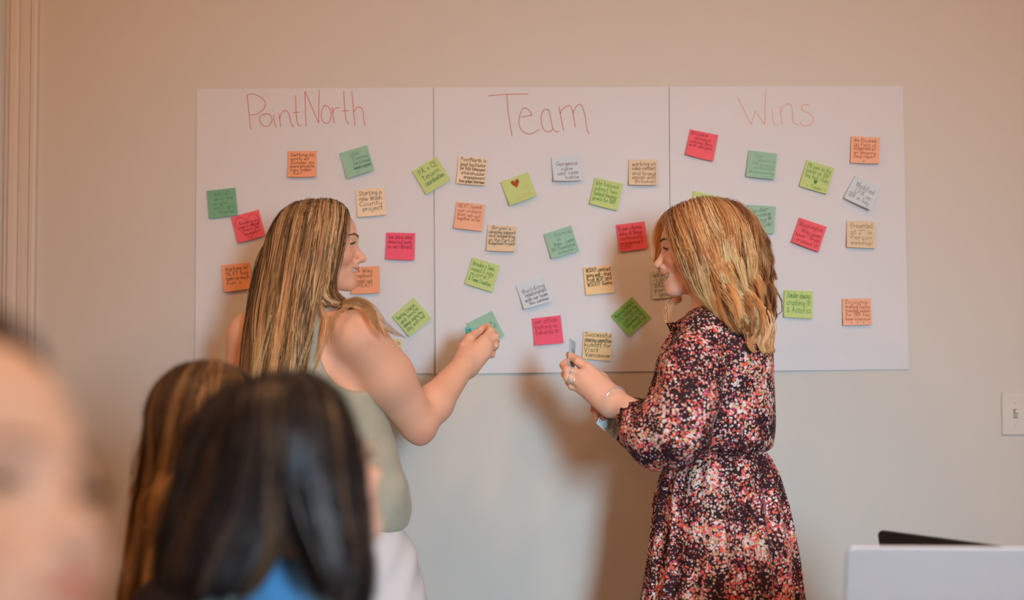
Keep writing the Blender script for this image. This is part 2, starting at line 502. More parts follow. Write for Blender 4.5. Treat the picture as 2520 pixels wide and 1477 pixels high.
# ---------------------------------------------------------------- the three paper sheets
def sheet(name, label, corners, seed, title, tcol, tw, ylift):
    tl, tr, br, bl = [P(*c_, 0) for c_ in corners]
    r = np.random.default_rng(seed)
    ph = r.uniform(0, 6.28, 6)

    def off(u, v):
        y = 0.0022 + 0.0012 * np.sin(3.1 * u * 2 + ph[0]) * v + 0.0010 * np.sin(5 * v + ph[1] + 2 * u)
        y = y + 0.0055 * np.clip((v - 0.9) / 0.1, 0, 1) ** 2 * (0.6 + 0.4 * np.sin(6 * u + ph[2]))
        y = y + 0.0035 * np.clip((0.04 - u) / 0.04, 0, 1) * v + 0.004 * np.clip((u - 0.965) / 0.035, 0, 1) ** 2 * v
        return y + ylift

    def at(u, v, lift=0.0):
        u, v = np.asarray(u)[..., None], np.asarray(v)[..., None]
        p = (tl * (1 - u) + tr * u) * (1 - v) + (bl * (1 - u) + br * u) * v
        p[..., 1] = -(off(u[..., 0], v[..., 0]) + lift)
        return p
    nu, nv = 40, 48
    U, W = np.meshgrid(np.linspace(0, 1, nu), np.linspace(0, 1, nv))
    front, back = at(U, W, 0.0004).reshape(-1, 3), at(U, W, 0.0).reshape(-1, 3)
    F = []
    n0 = nu * nv
    for j in range(nv - 1):
        for i in range(nu - 1):
            a = j * nu + i
            F.append((a, a + nu, a + nu + 1, a + 1))
            F.append((n0 + a, n0 + a + 1, n0 + a + nu + 1, n0 + a + nu))
    rim = [j * nu for j in range(nv)] + [(nv - 1) * nu + i for i in range(1, nu)] + [j * nu + nu - 1 for j in range(nv - 2, -1, -1)] + [i for i in range(nu - 2, 0, -1)]
    for a, b_ in zip(rim, rim[1:] + rim[:1]):
        F.append((a, n0 + a, n0 + b_, b_))
    o = mesh_obj(name, np.vstack([front, back]), F, M['paper'], None, True)
    o.data.set_sharp_from_angle(angle=.6)
    tag(o, label, 'paper', 'large paper sheets taped to the wall')
    # title
    mb = MB()
    wid, hei = np.linalg.norm(tr - tl), np.linalg.norm(bl - tl)
    ux, vx = (tr - tl) / wid, (bl - tl) / hei

    def place(p2):
        q = np.array([tl + ux * a[0] + vx * a[1] for a in p2])
        u = p2[:, 0] / wid
        v = p2[:, 1] / hei
        return at(u, v, 0.0009)
    for st in title:
        w_ = np.array([P(a, b_, 0) for a, b_ in st])
        p2 = np.c_[(w_ - tl) @ ux, (w_ - tl) @ vx]
        p2 = catmull(p2, 6) if len(p2) > 2 else p2
        ribbon(mb, p2, tw, place)
    o2 = mb.build('title_lettering', plain('marker_' + name, tcol, 0.7, vary=0.2, vscale=60), o)
    return o


def zs(strokes, ox, oy, k):
    return [[(ox + a / k, oy + b_ / k) for a, b_ in st] for st in strokes]


T1 = zs([[(528, 140), (545, 300), (565, 490)], [(530, 140), (580, 132), (640, 150), (700, 195), (712, 240), (690, 290), (640, 328), (600, 342), (567, 342)],
         [(700, 335), (665, 355), (653, 385), (668, 430), (710, 458), (750, 450), (778, 400), (768, 350), (730, 332), (690, 340)],
         [(800, 340), (800, 390), (808, 435), (822, 465)], [(793, 297), (794, 303)],
         [(848, 330), (858, 390), (868, 465)], [(858, 385), (875, 330), (905, 300), (935, 310), (955, 350), (965, 400), (980, 445), (998, 465)],
         [(1018, 150), (1022, 300), (1030, 390), (1045, 440), (1072, 458)], [(995, 322), (1058, 316)],
         [(1112, 105), (1118, 300), (1124, 460)], [(1112, 105), (1250, 425)], [(1250, 425), (1256, 90)],
         [(1310, 248), (1285, 290), (1277, 350), (1290, 405), (1325, 430), (1360, 410), (1376, 350), (1370, 295), (1340, 260), (1305, 247)],
         [(1387, 270), (1395, 350), (1407, 425)], [(1392, 330), (1405, 295), (1430, 275), (1458, 274)],
         [(1504, 110), (1510, 230), (1520, 340), (1535, 410), (1556, 440)], [(1485, 305), (1555, 303)],
         [(1584, 108), (1595, 220), (1605, 330), (1618, 450)], [(1603, 320), (1620, 290), (1655, 265), (1690, 285), (1702, 340), (1708, 410), (1721, 455)]], 480, 200, 4.103)
T2 = zs([[(775, 137), (860, 128), (950, 122), (1145, 118)], [(943, 122), (955, 280), (975, 410), (992, 518)],
         [(1078, 336), (1130, 326), (1180, 318)], [(1180, 318), (1155, 275), (1112, 247), (1085, 270), (1060, 340), (1057, 400), (1080, 455), (1130, 490), (1180, 488), (1247, 452)],
         [(1340, 275), (1310, 258), (1278, 285), (1267, 340), (1270, 400), (1290, 450), (1325, 474), (1360, 462), (1375, 447)],
         [(1335, 262), (1352, 330), (1370, 420), (1385, 455), (1410, 474), (1433, 465)],
         [(1433, 236), (1450, 330), (1478, 460)], [(1445, 300), (1470, 255), (1520, 226), (1550, 245), (1570, 320), (1586, 428)],
         [(1568, 292), (1590, 240), (1625, 212), (1655, 240), (1680, 330), (1692, 420), (1705, 470), (1717, 485)]], 1000, 200, 3.818)
T3 = zs([[(825, 160), (945, 410)], [(945, 410), (985, 287)], [(985, 287), (1074, 412)], [(1074, 412), (1078, 260), (1081, 97)],
         [(1143, 262), (1148, 330), (1155, 380), (1170, 410), (1188, 415)],
         [(1219, 240), (1228, 330), (1238, 415)], [(1226, 295), (1250, 240), (1290, 215), (1320, 230), (1333, 290), (1338, 360), (1350, 400), (1388, 414)],
         [(1490, 225), (1450, 222), (1425, 240), (1420, 265), (1450, 290), (1500, 310), (1528, 345), (1525, 385), (1490, 420), (1450, 425), (1420, 410), (1407, 385)]], 1600, 200, 3.818)
sheet('paper_sheet', 'left white paper sheet, headed by the first handwritten word in red', [(485, 219), (1066, 216), (1067.5, 919), (481, 922)], 1, T1, seen(186, 76, 62), 0.0017, 0.0)
sheet('paper_sheet', 'middle white paper sheet with the heading Team in brown red', [(1067.8, 216.3), (1645, 214), (1650, 913), (1073, 921)], 2, T2, seen(176, 88, 54), 0.0018, 0.0006)
sheet('paper_sheet', 'right white paper sheet with the heading Wins in pale orange', [(1647, 214), (2222, 212), (2234, 909), (1652, 915)], 3, T3, seen(216, 132, 102), 0.0017, 0.0003)

# ---------------------------------------------------------------- sticky notes
NC = {'orange': (234, 136, 96), 'coral': (234, 148, 114), 'teal': (138, 160, 130), 'green': (112, 144, 108), 'lime': (172, 174, 104), 'leaf': (122, 152, 72),
      'peach': (224, 176, 138), 'amber': (222, 168, 116), 'tan': (200, 166, 130), 'pale': (184, 178, 170), 'red': (240, 84, 86), 'pink': (238, 78, 92), 'grey': (176, 164, 144)}
NM = {k_: plain('note_' + k_, seen(*v_), 0.8, spec=0.15, vary=0.03, vscale=25) for k_, v_ in NC.items()}
IC = {'black': (34, 24, 18), 'brown': (92, 44, 22), 'green': (52, 112, 44), 'dkgreen': (40, 88, 62), 'red': (140, 34, 34), 'rust': (150, 66, 30), 'faint': (98, 130, 88), 'plum': (96, 52, 62), 'rose': (206, 128, 92), 'olive': (120, 96, 44)}
IM = {k_: plain('ink_' + k_, seen(*v_), 0.7, spec=0.2, vary=0.15, vscale=90) for k_, v_ in IC.items()}
HEART = np.array([(0, -0.95), (-0.62, -0.25), (-0.98, 0.3), (-0.86, 0.74), (-0.48, 0.88), (-0.14, 0.68), (0, 0.36), (0.14, 0.68), (0.48, 0.88), (0.86, 0.74), (0.98, 0.3), (0.62, -0.25), (0, -0.95)])


def sticky_surface(seed, lift, curl):
    r = np.random.default_rng(seed)
    a, b_, c_ = r.uniform(0.5, 1.0), r.uniform(0.4, 1.0), r.uniform(-0.4, 0.4)

    def h(u, v):
        q = np.clip((v - 0.16) / 0.84, 0, 1)
        side = a * (1 - u) + b_ * u + c_ * (u - 0.5) * q
        return 0.0006 + lift * q ** 1.7 * side + curl * np.clip(q - 0.7, 0, 1) ** 2 * ((1 - u) ** 2 * a + u ** 2 * b_)
    return h


def sticky_mesh(name, place, h, mat, n=12, thick=0.00025):
    U, W = np.meshgrid(np.linspace(0, 1, n), np.linspace(0, 1, n))
    U, W = U.ravel(), W.ravel()
    A = place(U, W, h(U, W) + thick)
    B = place(U, W, h(U, W))
    F = []
    k_ = n * n
    for j in range(n - 1):
        for i in range(n - 1):
            a = j * n + i
            F.append((a, a + n, a + n + 1, a + 1))
            F.append((k_ + a, k_ + a + 1, k_ + a + n + 1, k_ + a + n))
    rim = [j * n for j in range(n)] + [(n - 1) * n + i for i in range(1, n)] + [j * n + n - 1 for j in range(n - 2, -1, -1)] + list(range(n - 2, 0, -1))
    for a, b_ in zip(rim, rim[1:] + rim[:1]):
        F.append((a, k_ + a, k_ + b_, b_))
    o = mesh_obj(name, np.vstack([A, B]), F, mat, None, True)
    o.data.set_sharp_from_angle(angle=.6)
    return o


def writing(note, place, h, lines, ink, seed, box=(0.09, 0.09, 0.93, 0.92), pen=0.0016, size=0.076, rot=0.0, extra=None, extra_ink=None, hmax=None):
    """lines: list of strings (leading spaces indent) laid into box (u0,v0,u1,v1) of the note"""
    r = np.random.default_rng(seed + 500)
    mb = MB()
    u0, v0, u1, v1 = box
    n = max(1, len(lines))
    pitch = (v1 - v0) / n

    def put(p2):
        q = np.asarray(p2, float)
        if rot:
            c_, s_ = math.cos(rot), math.sin(rot)
            d_ = q - 0.5
            q = np.c_[d_[:, 0] * c_ + d_[:, 1] * s_, -d_[:, 0] * s_ + d_[:, 1] * c_] + 0.5
        q = np.clip(q, 0.005, 0.995)
        return place(q[:, 0], q[:, 1], h(q[:, 0], q[:, 1]) + 0.0006)

    # ribbon() works in note units here (1 = note side)
    for i, ln in enumerate(lines):
        ind = (len(ln) - len(ln.lstrip(' '))) * 0.05
        sts, wd = line_strokes(ln.strip(), r)
        gs = min(pitch / 8.6, 0.030 if hmax is None else hmax)
        avail = u1 - u0 - ind
        gx = min(gs * 1.25, avail / max(wd, 1))
        base = v0 + pitch * (i + 0.72) + r.normal(0, 0.004)
        slope = r.normal(0, 0.012)
        for st in sts:
            q = np.c_[u0 + ind + st[:, 0] * gx, base - st[:, 1] * gs - slope * st[:, 0] * gx]
            ribbon(mb, q, pen * .64 / size, put)
    for st, closed in (extra or []):
        ribbon(mb, np.asarray(st), pen * .64 / size, put)
    if mb.n:
        mb.build('handwriting', IM[ink], note)


def filled(note, place, h, pts, ink, name='heart'):
    q = catmull(np.asarray(pts), 4)
    n = len(q)
    c_ = q.mean(0)
    W = place(np.r_[q[:, 0], c_[0]], np.r_[q[:, 1], c_[1]], h(np.r_[q[:, 0], c_[0]], np.r_[q[:, 1], c_[1]]) + 0.0007)
    mesh_obj(name, W, [(i, (i + 1) % n, n) for i in range(n)], IM[ink], note)


def heart(cu, cv, s_, sv=None):
    return [(cu + s_ * a, cv - (sv or s_) * b_) for a, b_ in HEART]


def wall_note(px, py, ang, colour, label, lines, ink, seed, lift=0.006, curl=0.03, size=0.076, base=0.0075, fill=None, **kw):
    c_ = P(px, py, 0)
    a = math.radians(ang)
    ex, ez = np.array([math.cos(a), 0, math.sin(a)]), np.array([math.sin(a), 0, -math.cos(a)])
    h = sticky_surface(seed, lift * 1.3, curl)

    def place(u, v, hh):
        u, v, hh = np.asarray(u, float), np.asarray(v, float), np.asarray(hh, float)
        # a lifted edge draws in a little
        p = c_ + (u - 0.5)[:, None] * size * ex + (v - 0.5 - 0.6 * hh / size * v)[:, None] * size * ez
        p[:, 1] = -(base + hh)
        return p
    o = sticky_mesh('sticky_note', place, h, NM[colour])
    tag(o, label, 'sticky note', 'sticky notes on the paper sheets')
    if lines or kw.get('extra'):
        writing(o, place, h, lines, ink, seed, **kw)
    if fill:
        filled(o, place, h, fill[0], fill[1])
    return o


N = wall_note
# left sheet
N(745, 408, 0.6, 'orange', 'orange note at the top of the left sheet, beginning "Getting to work"', ['Getting to', 'work w/', 'Zander on', 'more projects', 'has been', '  fun!'], 'brown', 1, lift=0.007)
N(880, 402, 16.5, 'teal', 'tilted teal note right of the orange note under the first heading', ['    IBR', '     Summer', '     Fairs & Festivals', '    Community Engagement', '     ^'], 'dkgreen', 2, lift=0.009, box=(.12, .12, .97, .95), pen=.0010)
N(549, 502, 6, 'green', 'green note at the far left of the left sheet, above a red heart note', ['   WESD', '   will be', '  a win...', "  we'll get", '     there!'], 'green', 3, lift=0.003, pen=.0014, base=.0085)
N(613, 560, 15.5, 'red', 'red note with a hand-drawn heart outline, left of the woman in the green top', ['  Knowing my', ' team is always', '   there for', '    support'], 'red', 4, lift=0.004, box=(.12, .26, .9, .82), extra=[(catmull(heart(.5, .5, .43, .46), 5), 1)])
N(914, 501, 4.8, 'peach', 'peach note beginning "Starting a new", beside the green-top woman\'s forehead', ['Starting a', 'new Wash', 'County', '  project'], 'black', 5, lift=0.003, box=(.1, .07, .9, .83))
N(986, 609, -1.2, 'pink', 'hot pink note reading on three lines above an empty lower half, on the left sheet', ['Sam doing some', 'amazing work', 'on our rebrand'], 'red', 6, box=(.06, .08, .9, .6), lift=.006)
N(585, 685, 6.5, 'orange', 'orange note with a small smile drawn at the end, left of the long blonde hair', ['Working w/', 'NEXT has', 'been so much', 'fun :'], 'brown', 7, box=(.12, .1, .93, .78), lift=.006)
N(900, 692, 1.6, 'orange', 'orange note half hidden by the chin of the woman in the green top', ['WA Way', 'graphics', 'turned out', ' GREAT!'], 'brown', 8, box=(.06, .08, .75, .78), lift=.005)
N(841, 612, -18, 'lime', 'lime note almost wholly hidden behind the nose of the green-top woman', [], 'green', 9, lift=.003)
N(1015, 783, 41, 'lime', 'lime diamond-turned note above the bent arm of the green-top woman', ['Bernie, Lauren,', 'and Jennifer', 'always saving my', 'day with me!'], 'dkgreen', 10, box=(.08, .12, .9, .85))
N(953, 871, -0.5, 'amber', 'amber note mostly hidden behind the shoulder of the green-top woman', ['This work is', 'for partners', '   on a'], 'black', 11, box=(.06, .06, .97, .6), lift=.004)
# middle sheet
N(1063, 434.5, 31, 'lime', 'lime tilted note bridging the gap between the left and middle sheets', ['PA + CE', 'team', 'coordination'], 'dkgreen', 12, box=(.16, .12, .9, .8), lift=.003, pen=.0018, base=.009)
N(1161, 424, -5, 'peach', 'peach note with six dense lines of black writing', ['PointNorth is', 'lead facilitator', 'for Visit Vancouver', ' stakeholder', '   engagement', 'focus groups, interviews'], 'black', 13, box=(.09, .04, .98, .97), pen=.0017, lift=.003)
N(1155, 536, -6, 'coral', 'the only orange note on the middle sheet, near its left edge', ['NEXT loved', 'our videos', 'that we put', 'together so far'], 'rust', 14, box=(.08, .07, .9, .68))
N(1278, 469.5, 20.5, 'lime', 'lime tilted note with a filled red heart', ['          u', '   Sam!'], 'rose', 15, box=(.18, .3, .86, .95), lift=.009, pen=.0011, hmax=.036, fill=(heart(.46, .24, .15, .16), 'rust'))
N(1395, 420, 5.5, 'pale', 'pale blue note at the top of the middle sheet, beginning "Gorgeous"', [' Gorgeous', '    new', ' conf. room', '      table'], 'plum', 16, box=(.1, .2, .9, .93), lift=.012, curl=.05)
N(1491, 480, -12.5, 'lime', 'lime note with four lines of green writing, right of the red heart note', ['We helped', 'submit two', 'federal funding', 'grants for IBR!'], 'green', 17, box=(.06, .1, .88, .84), lift=.004)
N(1582, 429, -0.5, 'tan', 'tan note at the upper right of the middle sheet, beginning "working on"', ['working on', 'video content', 'and brand', 'design with', '  Brooke!!'], 'brown', 18, box=(.11, .09, .95, .93), lift=.010)
N(1234, 591, -3, 'tan', 'tan note with five lines of black writing, middle sheet', ["  Bryan's", 'amazing support', 'and leadership', 'on the Port of', 'Ridgefield Project'], 'black', 19, box=(.06, .04, .98, .76), lift=.009)
N(1382, 600, 17.5, 'teal', 'teal tilted note with a small triangle drawing', ['     Bernie', '      |', '   Bryan     Lauren', 'IBR Presentation', '    trifecta! ^'], 'dkgreen', 20, box=(.08, .1, .95, .95), pen=.0010, lift=.009)
N(1555, 585, 7, 'red', 'red note on the middle sheet just left of the blonde woman\'s face', ['Bryan + Bernie', 'doing all things', 'community', 'engagement', 'IBR'], 'red', 21, box=(.06, .1, .88, .97), lift=.004)
N(1187, 678, -16.5, 'lime', 'lime note beginning with two names, ending "Team Creative"', ['Brooke + Sam,', 'need I say', 'more?', '& Team Creative'], 'green', 22, box=(.08, .12, .88, .86), lift=.004, pen=.0018)
N(1315, 726, 18.5, 'pale', 'pale blue note reading "Building relationships with our team this summer"', [' Building', '  relationships', ' with our team', '   this summer'], 'plum', 23, box=(.08, .22, .95, .92), lift=.011, pen=.0018)
N(1473, 691, 6, 'amber', 'amber note with bold black writing left of the blonde woman\'s mouth', ['WSDOT contract', 'going well - trust', 'from WSP and', 'WSDOT teams'], 'black', 24, box=(.09, .06, .96, .74), lift=.003, pen=.002, extra=[([(.62, .545), (.84, .53)], 0)])
N(1348, 815.5, 6.5, 'pink', 'hot pink note reading "our office looking so fabulous"', ['our office', 'looking so', 'fabulous <'], 'red', 25, box=(.07, .06, .86, .66), lift=.007)
N(1469, 853.5, -3.5, 'amber', 'amber note beside the raised hand of the woman in the floral dress', ['Successful', 'steering committee', 'kickoff for', 'Visit', ' Vancouver'], 'black', 26, box=(.05, .04, .99, .93), lift=.004, pen=.0019)
N(1552, 781, 42, 'leaf', 'darker green diamond-turned note in front of the floral dress collar', ["Making Katie's", 'life better by', ' submitting', ' timesheets by', '    deadline'], 'dkgreen', 27, box=(.08, .08, .9, .95), lift=.004, pen=.0017)
N(1195, 813, 26.5, 'teal', 'teal note on the sheet right behind the hand of the green-top woman', ['', '   it', '  get # of', '    ground'], 'dkgreen', 28, rot=math.radians(38), box=(.25, .2, .85, .8), lift=.002, pen=.0012)
N(1637, 702, 5, 'grey', 'grey note partly covered by the laughing mouth of the blonde woman', ['WRAPPING', '  UP A', 'SUCCESSFUL', 'port of', '   good'], 'black', 30, box=(.1, .1, .98, .96), lift=.005)
# right sheet
N(1725, 361, -11.5, 'red', 'red note at the upper left of the right sheet with one curled corner', ['Brooke', '   always', 'coming thru', 'with designs'], 'red', 31, box=(.06, .06, .88, .62), lift=.006, curl=.05)
N(1872, 410, -7, 'teal', 'teal note in the top row of the right sheet, beneath the heading', ['   Sam', '     leading', '  PN quality', '   as Director', '(we are not worthy)', '          ^^^'], 'faint', 32, box=(.08, .1, .97, .98), lift=.008, pen=.0011)
N(2008, 438.5, -17.5, 'lime', 'lime note with a small filled green heart', ['PN seen as the', 'leader on IBR!', 'Yay, Audi + Katy', '', '   + Team :'], 'green', 33, box=(.08, .1, .93, .98), lift=.003, pen=.0013, fill=(heart(.5, .68, .065, .09), 'green'))
N(2127, 373, -3, 'coral', 'orange note at the upper right corner of the right sheet', ['We finished', 'up Port of', 'Ridgefield w/', 'an amazing', 'final report.', '      :'], 'rust', 34, box=(.1, .08, .88, .97), lift=.006)
N(2118, 480, -28.5, 'pale', 'pale blue strongly tilted note casting a shadow on the right sheet', ['  Modified', '   LPA on', 'IBR in July'], 'brown', 35, box=(.08, .18, .88, .85), lift=.013, curl=.03, pen=.0013)
N(1870, 542, -3.5, 'teal', 'teal note with slanting purple writing beside the wavy blonde hair', ['Zander', '& Brooke', 'filming @', 'Next Sab!', '    ~'], 'plum', 36, box=(.1, .1, .9, .98), lift=.003, rot=math.radians(14), pen=.0014)
N(1988, 581, -19, 'red', 'red note in the middle of the right sheet, tilted clockwise', ['Washington', '   Way open', 'house - Bryan', ' crushed it!'], 'red', 37, box=(.06, .12, .93, .92), lift=.007)
N(2117, 580.5, -2, 'tan', 'tan note near the right edge of the right sheet, beginning "Presented"', [' Presented', ' at 2"" in', ' Person', ' workshop!'], 'olive', 38, box=(.08, .1, .9, .92), lift=.008)
N(1963, 751, -2.5, 'lime', 'lime note low on the right sheet beside the orange note with smiles', ['Zander always', 'crushing it!', '& Astoria'], 'green', 39, box=(.1, .06, .93, .86), lift=.004)
N(2107, 770.5, 0.5, 'coral', 'orange note low on the right sheet with a row of four smiles', ['Enjoying', 'making funny', 'trending videos', 'for IBR has', 'been hilarious!', '   :  :  :  :'], 'rust', 40, box=(.1, .08, .95, .97), lift=.007)
N(1733, 513, -13.5, 'lime', 'lime note peeking out above the blonde woman\'s head', [], 'green', 41, lift=.003)
# ---------------------------------------------------------------- implicit surfaces for bodies, clothes and hair
def V3(*a):
    return np.array(a, dtype=np.float64)


def rc(p, a, b, r1, r2=None):
    """tapered capsule"""
    r2 = r1 if r2 is None else r2
    a, b = np.asarray(a, float), np.asarray(b, float)
    ba = b - a
    pa = p - a
    h = np.clip(pa @ ba / (ba @ ba + 1e-12), 0, 1)
    q = pa - h[:, None] * ba
    return np.sqrt(np.einsum('ij,ij->i', q, q)) - (r1 + (r2 - r1) * h)


def ell(p, c, r, R=None):
    q = p - np.asarray(c, float)
    if R is not None:
        q = q @ R
    r = np.asarray(r, float)
    k0 = np.sqrt((((q / r) ** 2).sum(1)))
    k1 = np.sqrt((((q / (r * r)) ** 2).sum(1))) + 1e-9
    return k0 * (k0 - 1.0) / k1


def smin(a, b, k):
    h = np.maximum(k - np.abs(a - b), 0) / k
    return np.minimum(a, b) - h * h * k * 0.25


def smax(a, b, k):
    return -smin(-a, -b, k)


def near(p, lo, hi, fn, pad=.045):
    """fn(p) only for the points in a padded box, far away elsewhere"""
    m = ((p > np.asarray(lo) - pad) & (p < np.asarray(hi) + pad)).all(1)
    out = np.full(len(p), .5)
    if m.any():
        out[m] = fn(p[m])
    return out


def boxof(pts, r):
    pts = np.array(pts)
    return pts.min(0) - r, pts.max(0) + r


def chain(p, pts, rad, k=0.01):
    d = None
    for i in range(len(pts) - 1):
        e = rc(p, pts[i], pts[i + 1], rad[i], rad[i + 1])
        d = e if d is None else smin(d, e, k)
    return d


def gtube(p, rows):
    """elliptic tube along z; rows: (z, cx, cy, ax, ay) from top to bottom or back"""
    rows = np.array(sorted(rows), float)
    rows = catmull(rows, 5)
    z = p[:, 2]
    cx, cy, a, b = [np.interp(z, rows[:, 0], rows[:, i]) for i in (1, 2, 3, 4)]
    k_ = np.sqrt(((p[:, 0] - cx) / a) ** 2 + ((p[:, 1] - cy) / b) ** 2)
    d = (k_ - 1) * np.minimum(a, b)
    zc = np.maximum(z - rows[-1, 0], rows[0, 0] - z)
    return smax(d, zc, 0.02)


def mesh_sdf(f, lo, hi, h, B=8, reach=1.3):
    """surface nets over a sparse grid; f takes (n,3) points"""
    lo, hi = np.asarray(lo, float), np.asarray(hi, float)
    nb = np.maximum(1, np.ceil((hi - lo) / (h * B)).astype(int))
    n = nb * B + 1
    D = np.full(n, 1.0, dtype=np.float32)
    ib = np.stack(np.meshgrid(*[np.arange(k_) for k_ in nb], indexing='ij'), -1).reshape(-1, 3)
    cen = lo + (ib + 0.5) * B * h
    dc = np.concatenate([f(c_) for c_ in np.array_split(cen, max(1, len(cen) // 60000))])
    act = np.abs(dc) < B * h * 0.87 * reach
    for b_ in ib[(dc < 0) & ~act]:
        D[b_[0] * B:b_[0] * B + B + 1, b_[1] * B:b_[1] * B + B + 1, b_[2] * B:b_[2] * B + B + 1] = -1.0
    loc = np.stack(np.meshgrid(*[np.arange(B + 1)] * 3, indexing='ij'), -1).reshape(-1, 3)
    A = ib[act]
    step = max(1, 250000 // len(loc))
    for i in range(0, len(A), step):
        idx = (A[i:i + step, None, :] * B + loc[None]).reshape(-1, 3)
        D[idx[:, 0], idx[:, 1], idx[:, 2]] = f(lo + idx * h)
    neg = D < 0
    # cells with a sign change
    s = np.zeros(n - 1, dtype=np.int8)
    for dx in (0, 1):
        for dy in (0, 1):
            for dz in (0, 1):
                s += neg[dx:n[0] - 1 + dx, dy:n[1] - 1 + dy, dz:n[2] - 1 + dz]
    cells = np.argwhere((s > 0) & (s < 8))
    vid = np.full(n - 1, -1, dtype=np.int64)
    vid[cells[:, 0], cells[:, 1], cells[:, 2]] = np.arange(len(cells))
    acc = np.zeros((len(cells), 3))
    cnt = np.zeros(len(cells))
    corners = [(0, 0, 0), (1, 0, 0), (0, 1, 0), (1, 1, 0), (0, 0, 1), (1, 0, 1), (0, 1, 1), (1, 1, 1)]
    cv = [D[cells[:, 0] + c_[0], cells[:, 1] + c_[1], cells[:, 2] + c_[2]].astype(float) for c_ in corners]
    for i in range(8):
        for j in range(i + 1, 8):
            if sum(abs(corners[i][k_] - corners[j][k_]) for k_ in range(3)) != 1:
                continue
            m = (cv[i] < 0) != (cv[j] < 0)
            t = np.where(m, cv[i] / (cv[i] - cv[j] + 1e-20), 0)
            t = np.clip(t, 0, 1)
            pos = np.array(corners[i])[None] * (1 - t[:, None]) + np.array(corners[j])[None] * t[:, None]
            acc += pos * m[:, None]
            cnt += m
    V = lo + (cells + acc / np.maximum(cnt, 1)[:, None]) * h
    F = []
    for ax in range(3):
        a1, a2 = (ax + 1) % 3, (ax + 2) % 3
        sl0 = [slice(1, -1)] * 3
        sl0[ax] = slice(0, n[ax] - 1)
        sl1 = list(sl0)
        sl1[ax] = slice(1, n[ax])
        ch = neg[tuple(sl0)] != neg[tuple(sl1)]
        e = np.argwhere(ch)
        off = np.ones(3, int)
        off[ax] = 0
        e = e + off
        flip = neg[e[:, 0], e[:, 1], e[:, 2]]
        u1 = np.zeros(3, int)
        u1[a1] = 1
        u2 = np.zeros(3, int)
        u2[a2] = 1
        q = [e - u1 - u2, e - u2, e, e - u1]
        ids = np.stack([vid[k_[:, 0], k_[:, 1], k_[:, 2]] for k_ in q], 1)
        ok = (ids >= 0).all(1)
        ids, fl = ids[ok], flip[ok]
        ids = np.where(fl[:, None], ids, ids[:, ::-1])
        F.append(ids)
    return V, np.concatenate(F)


def tiles(f, big, hbig, fine):
    """one surface meshed coarsely in box big and finely in the boxes fine [(lo,hi,h)]; the pieces meet"""
    Vs, Fs, n = [], [], 0
    V, F = mesh_sdf(f, big[0], big[1], hbig)
    c_ = V[F].mean(1)
    keep = np.ones(len(F), bool)
    for lo, hi, h in fine:
        ins = np.ones(len(F), bool)
        for k_ in range(3):
            ins &= (c_[:, k_] > lo[k_] + 1.5 * hbig) & (c_[:, k_] < hi[k_] - 1.5 * hbig)
        keep &= ~ins
    Vs.append(V)
    Fs.append(F[keep])
    n = len(V)
    for lo, hi, h in fine:
        V2, F2 = mesh_sdf(f, lo, hi, h)
        Vs.append(V2)
        Fs.append(F2 + n)
        n += len(V2)
    V, F = np.concatenate(Vs), np.concatenate(Fs)
    used = np.unique(F)
    mp = np.full(len(V), -1)
    mp[used] = np.arange(len(used))
    return V[used], mp[F]


def grad(f, p, e=0.0015):
    g = np.zeros_like(p)
    for k_ in range(3):
        q = np.zeros(3)
        q[k_] = e
        g[:, k_] = f(p + q) - f(p - q)
    return g / (np.linalg.norm(g, axis=1)[:, None] + 1e-12)


def wob(p, s, seed):
    """cheap smooth 3D noise in about -1..1"""
    r = np.random.default_rng(seed)
    out = 0
    for k_ in range(4):
        w_ = r.normal(0, s, 3)
        out = out + np.sin(p @ w_ + r.uniform(0, 6.28))
    return out / 2.6


def frame(fwd, up=(0, 0, 1)):
    """columns: right, forward, up"""
    f = np.asarray(fwd, float)
    f = f / np.linalg.norm(f)
    u = np.asarray(up, float)
    u = u - f * (u @ f)
    u /= np.linalg.norm(u)
    return np.stack([np.cross(f, u), f, u], 1)


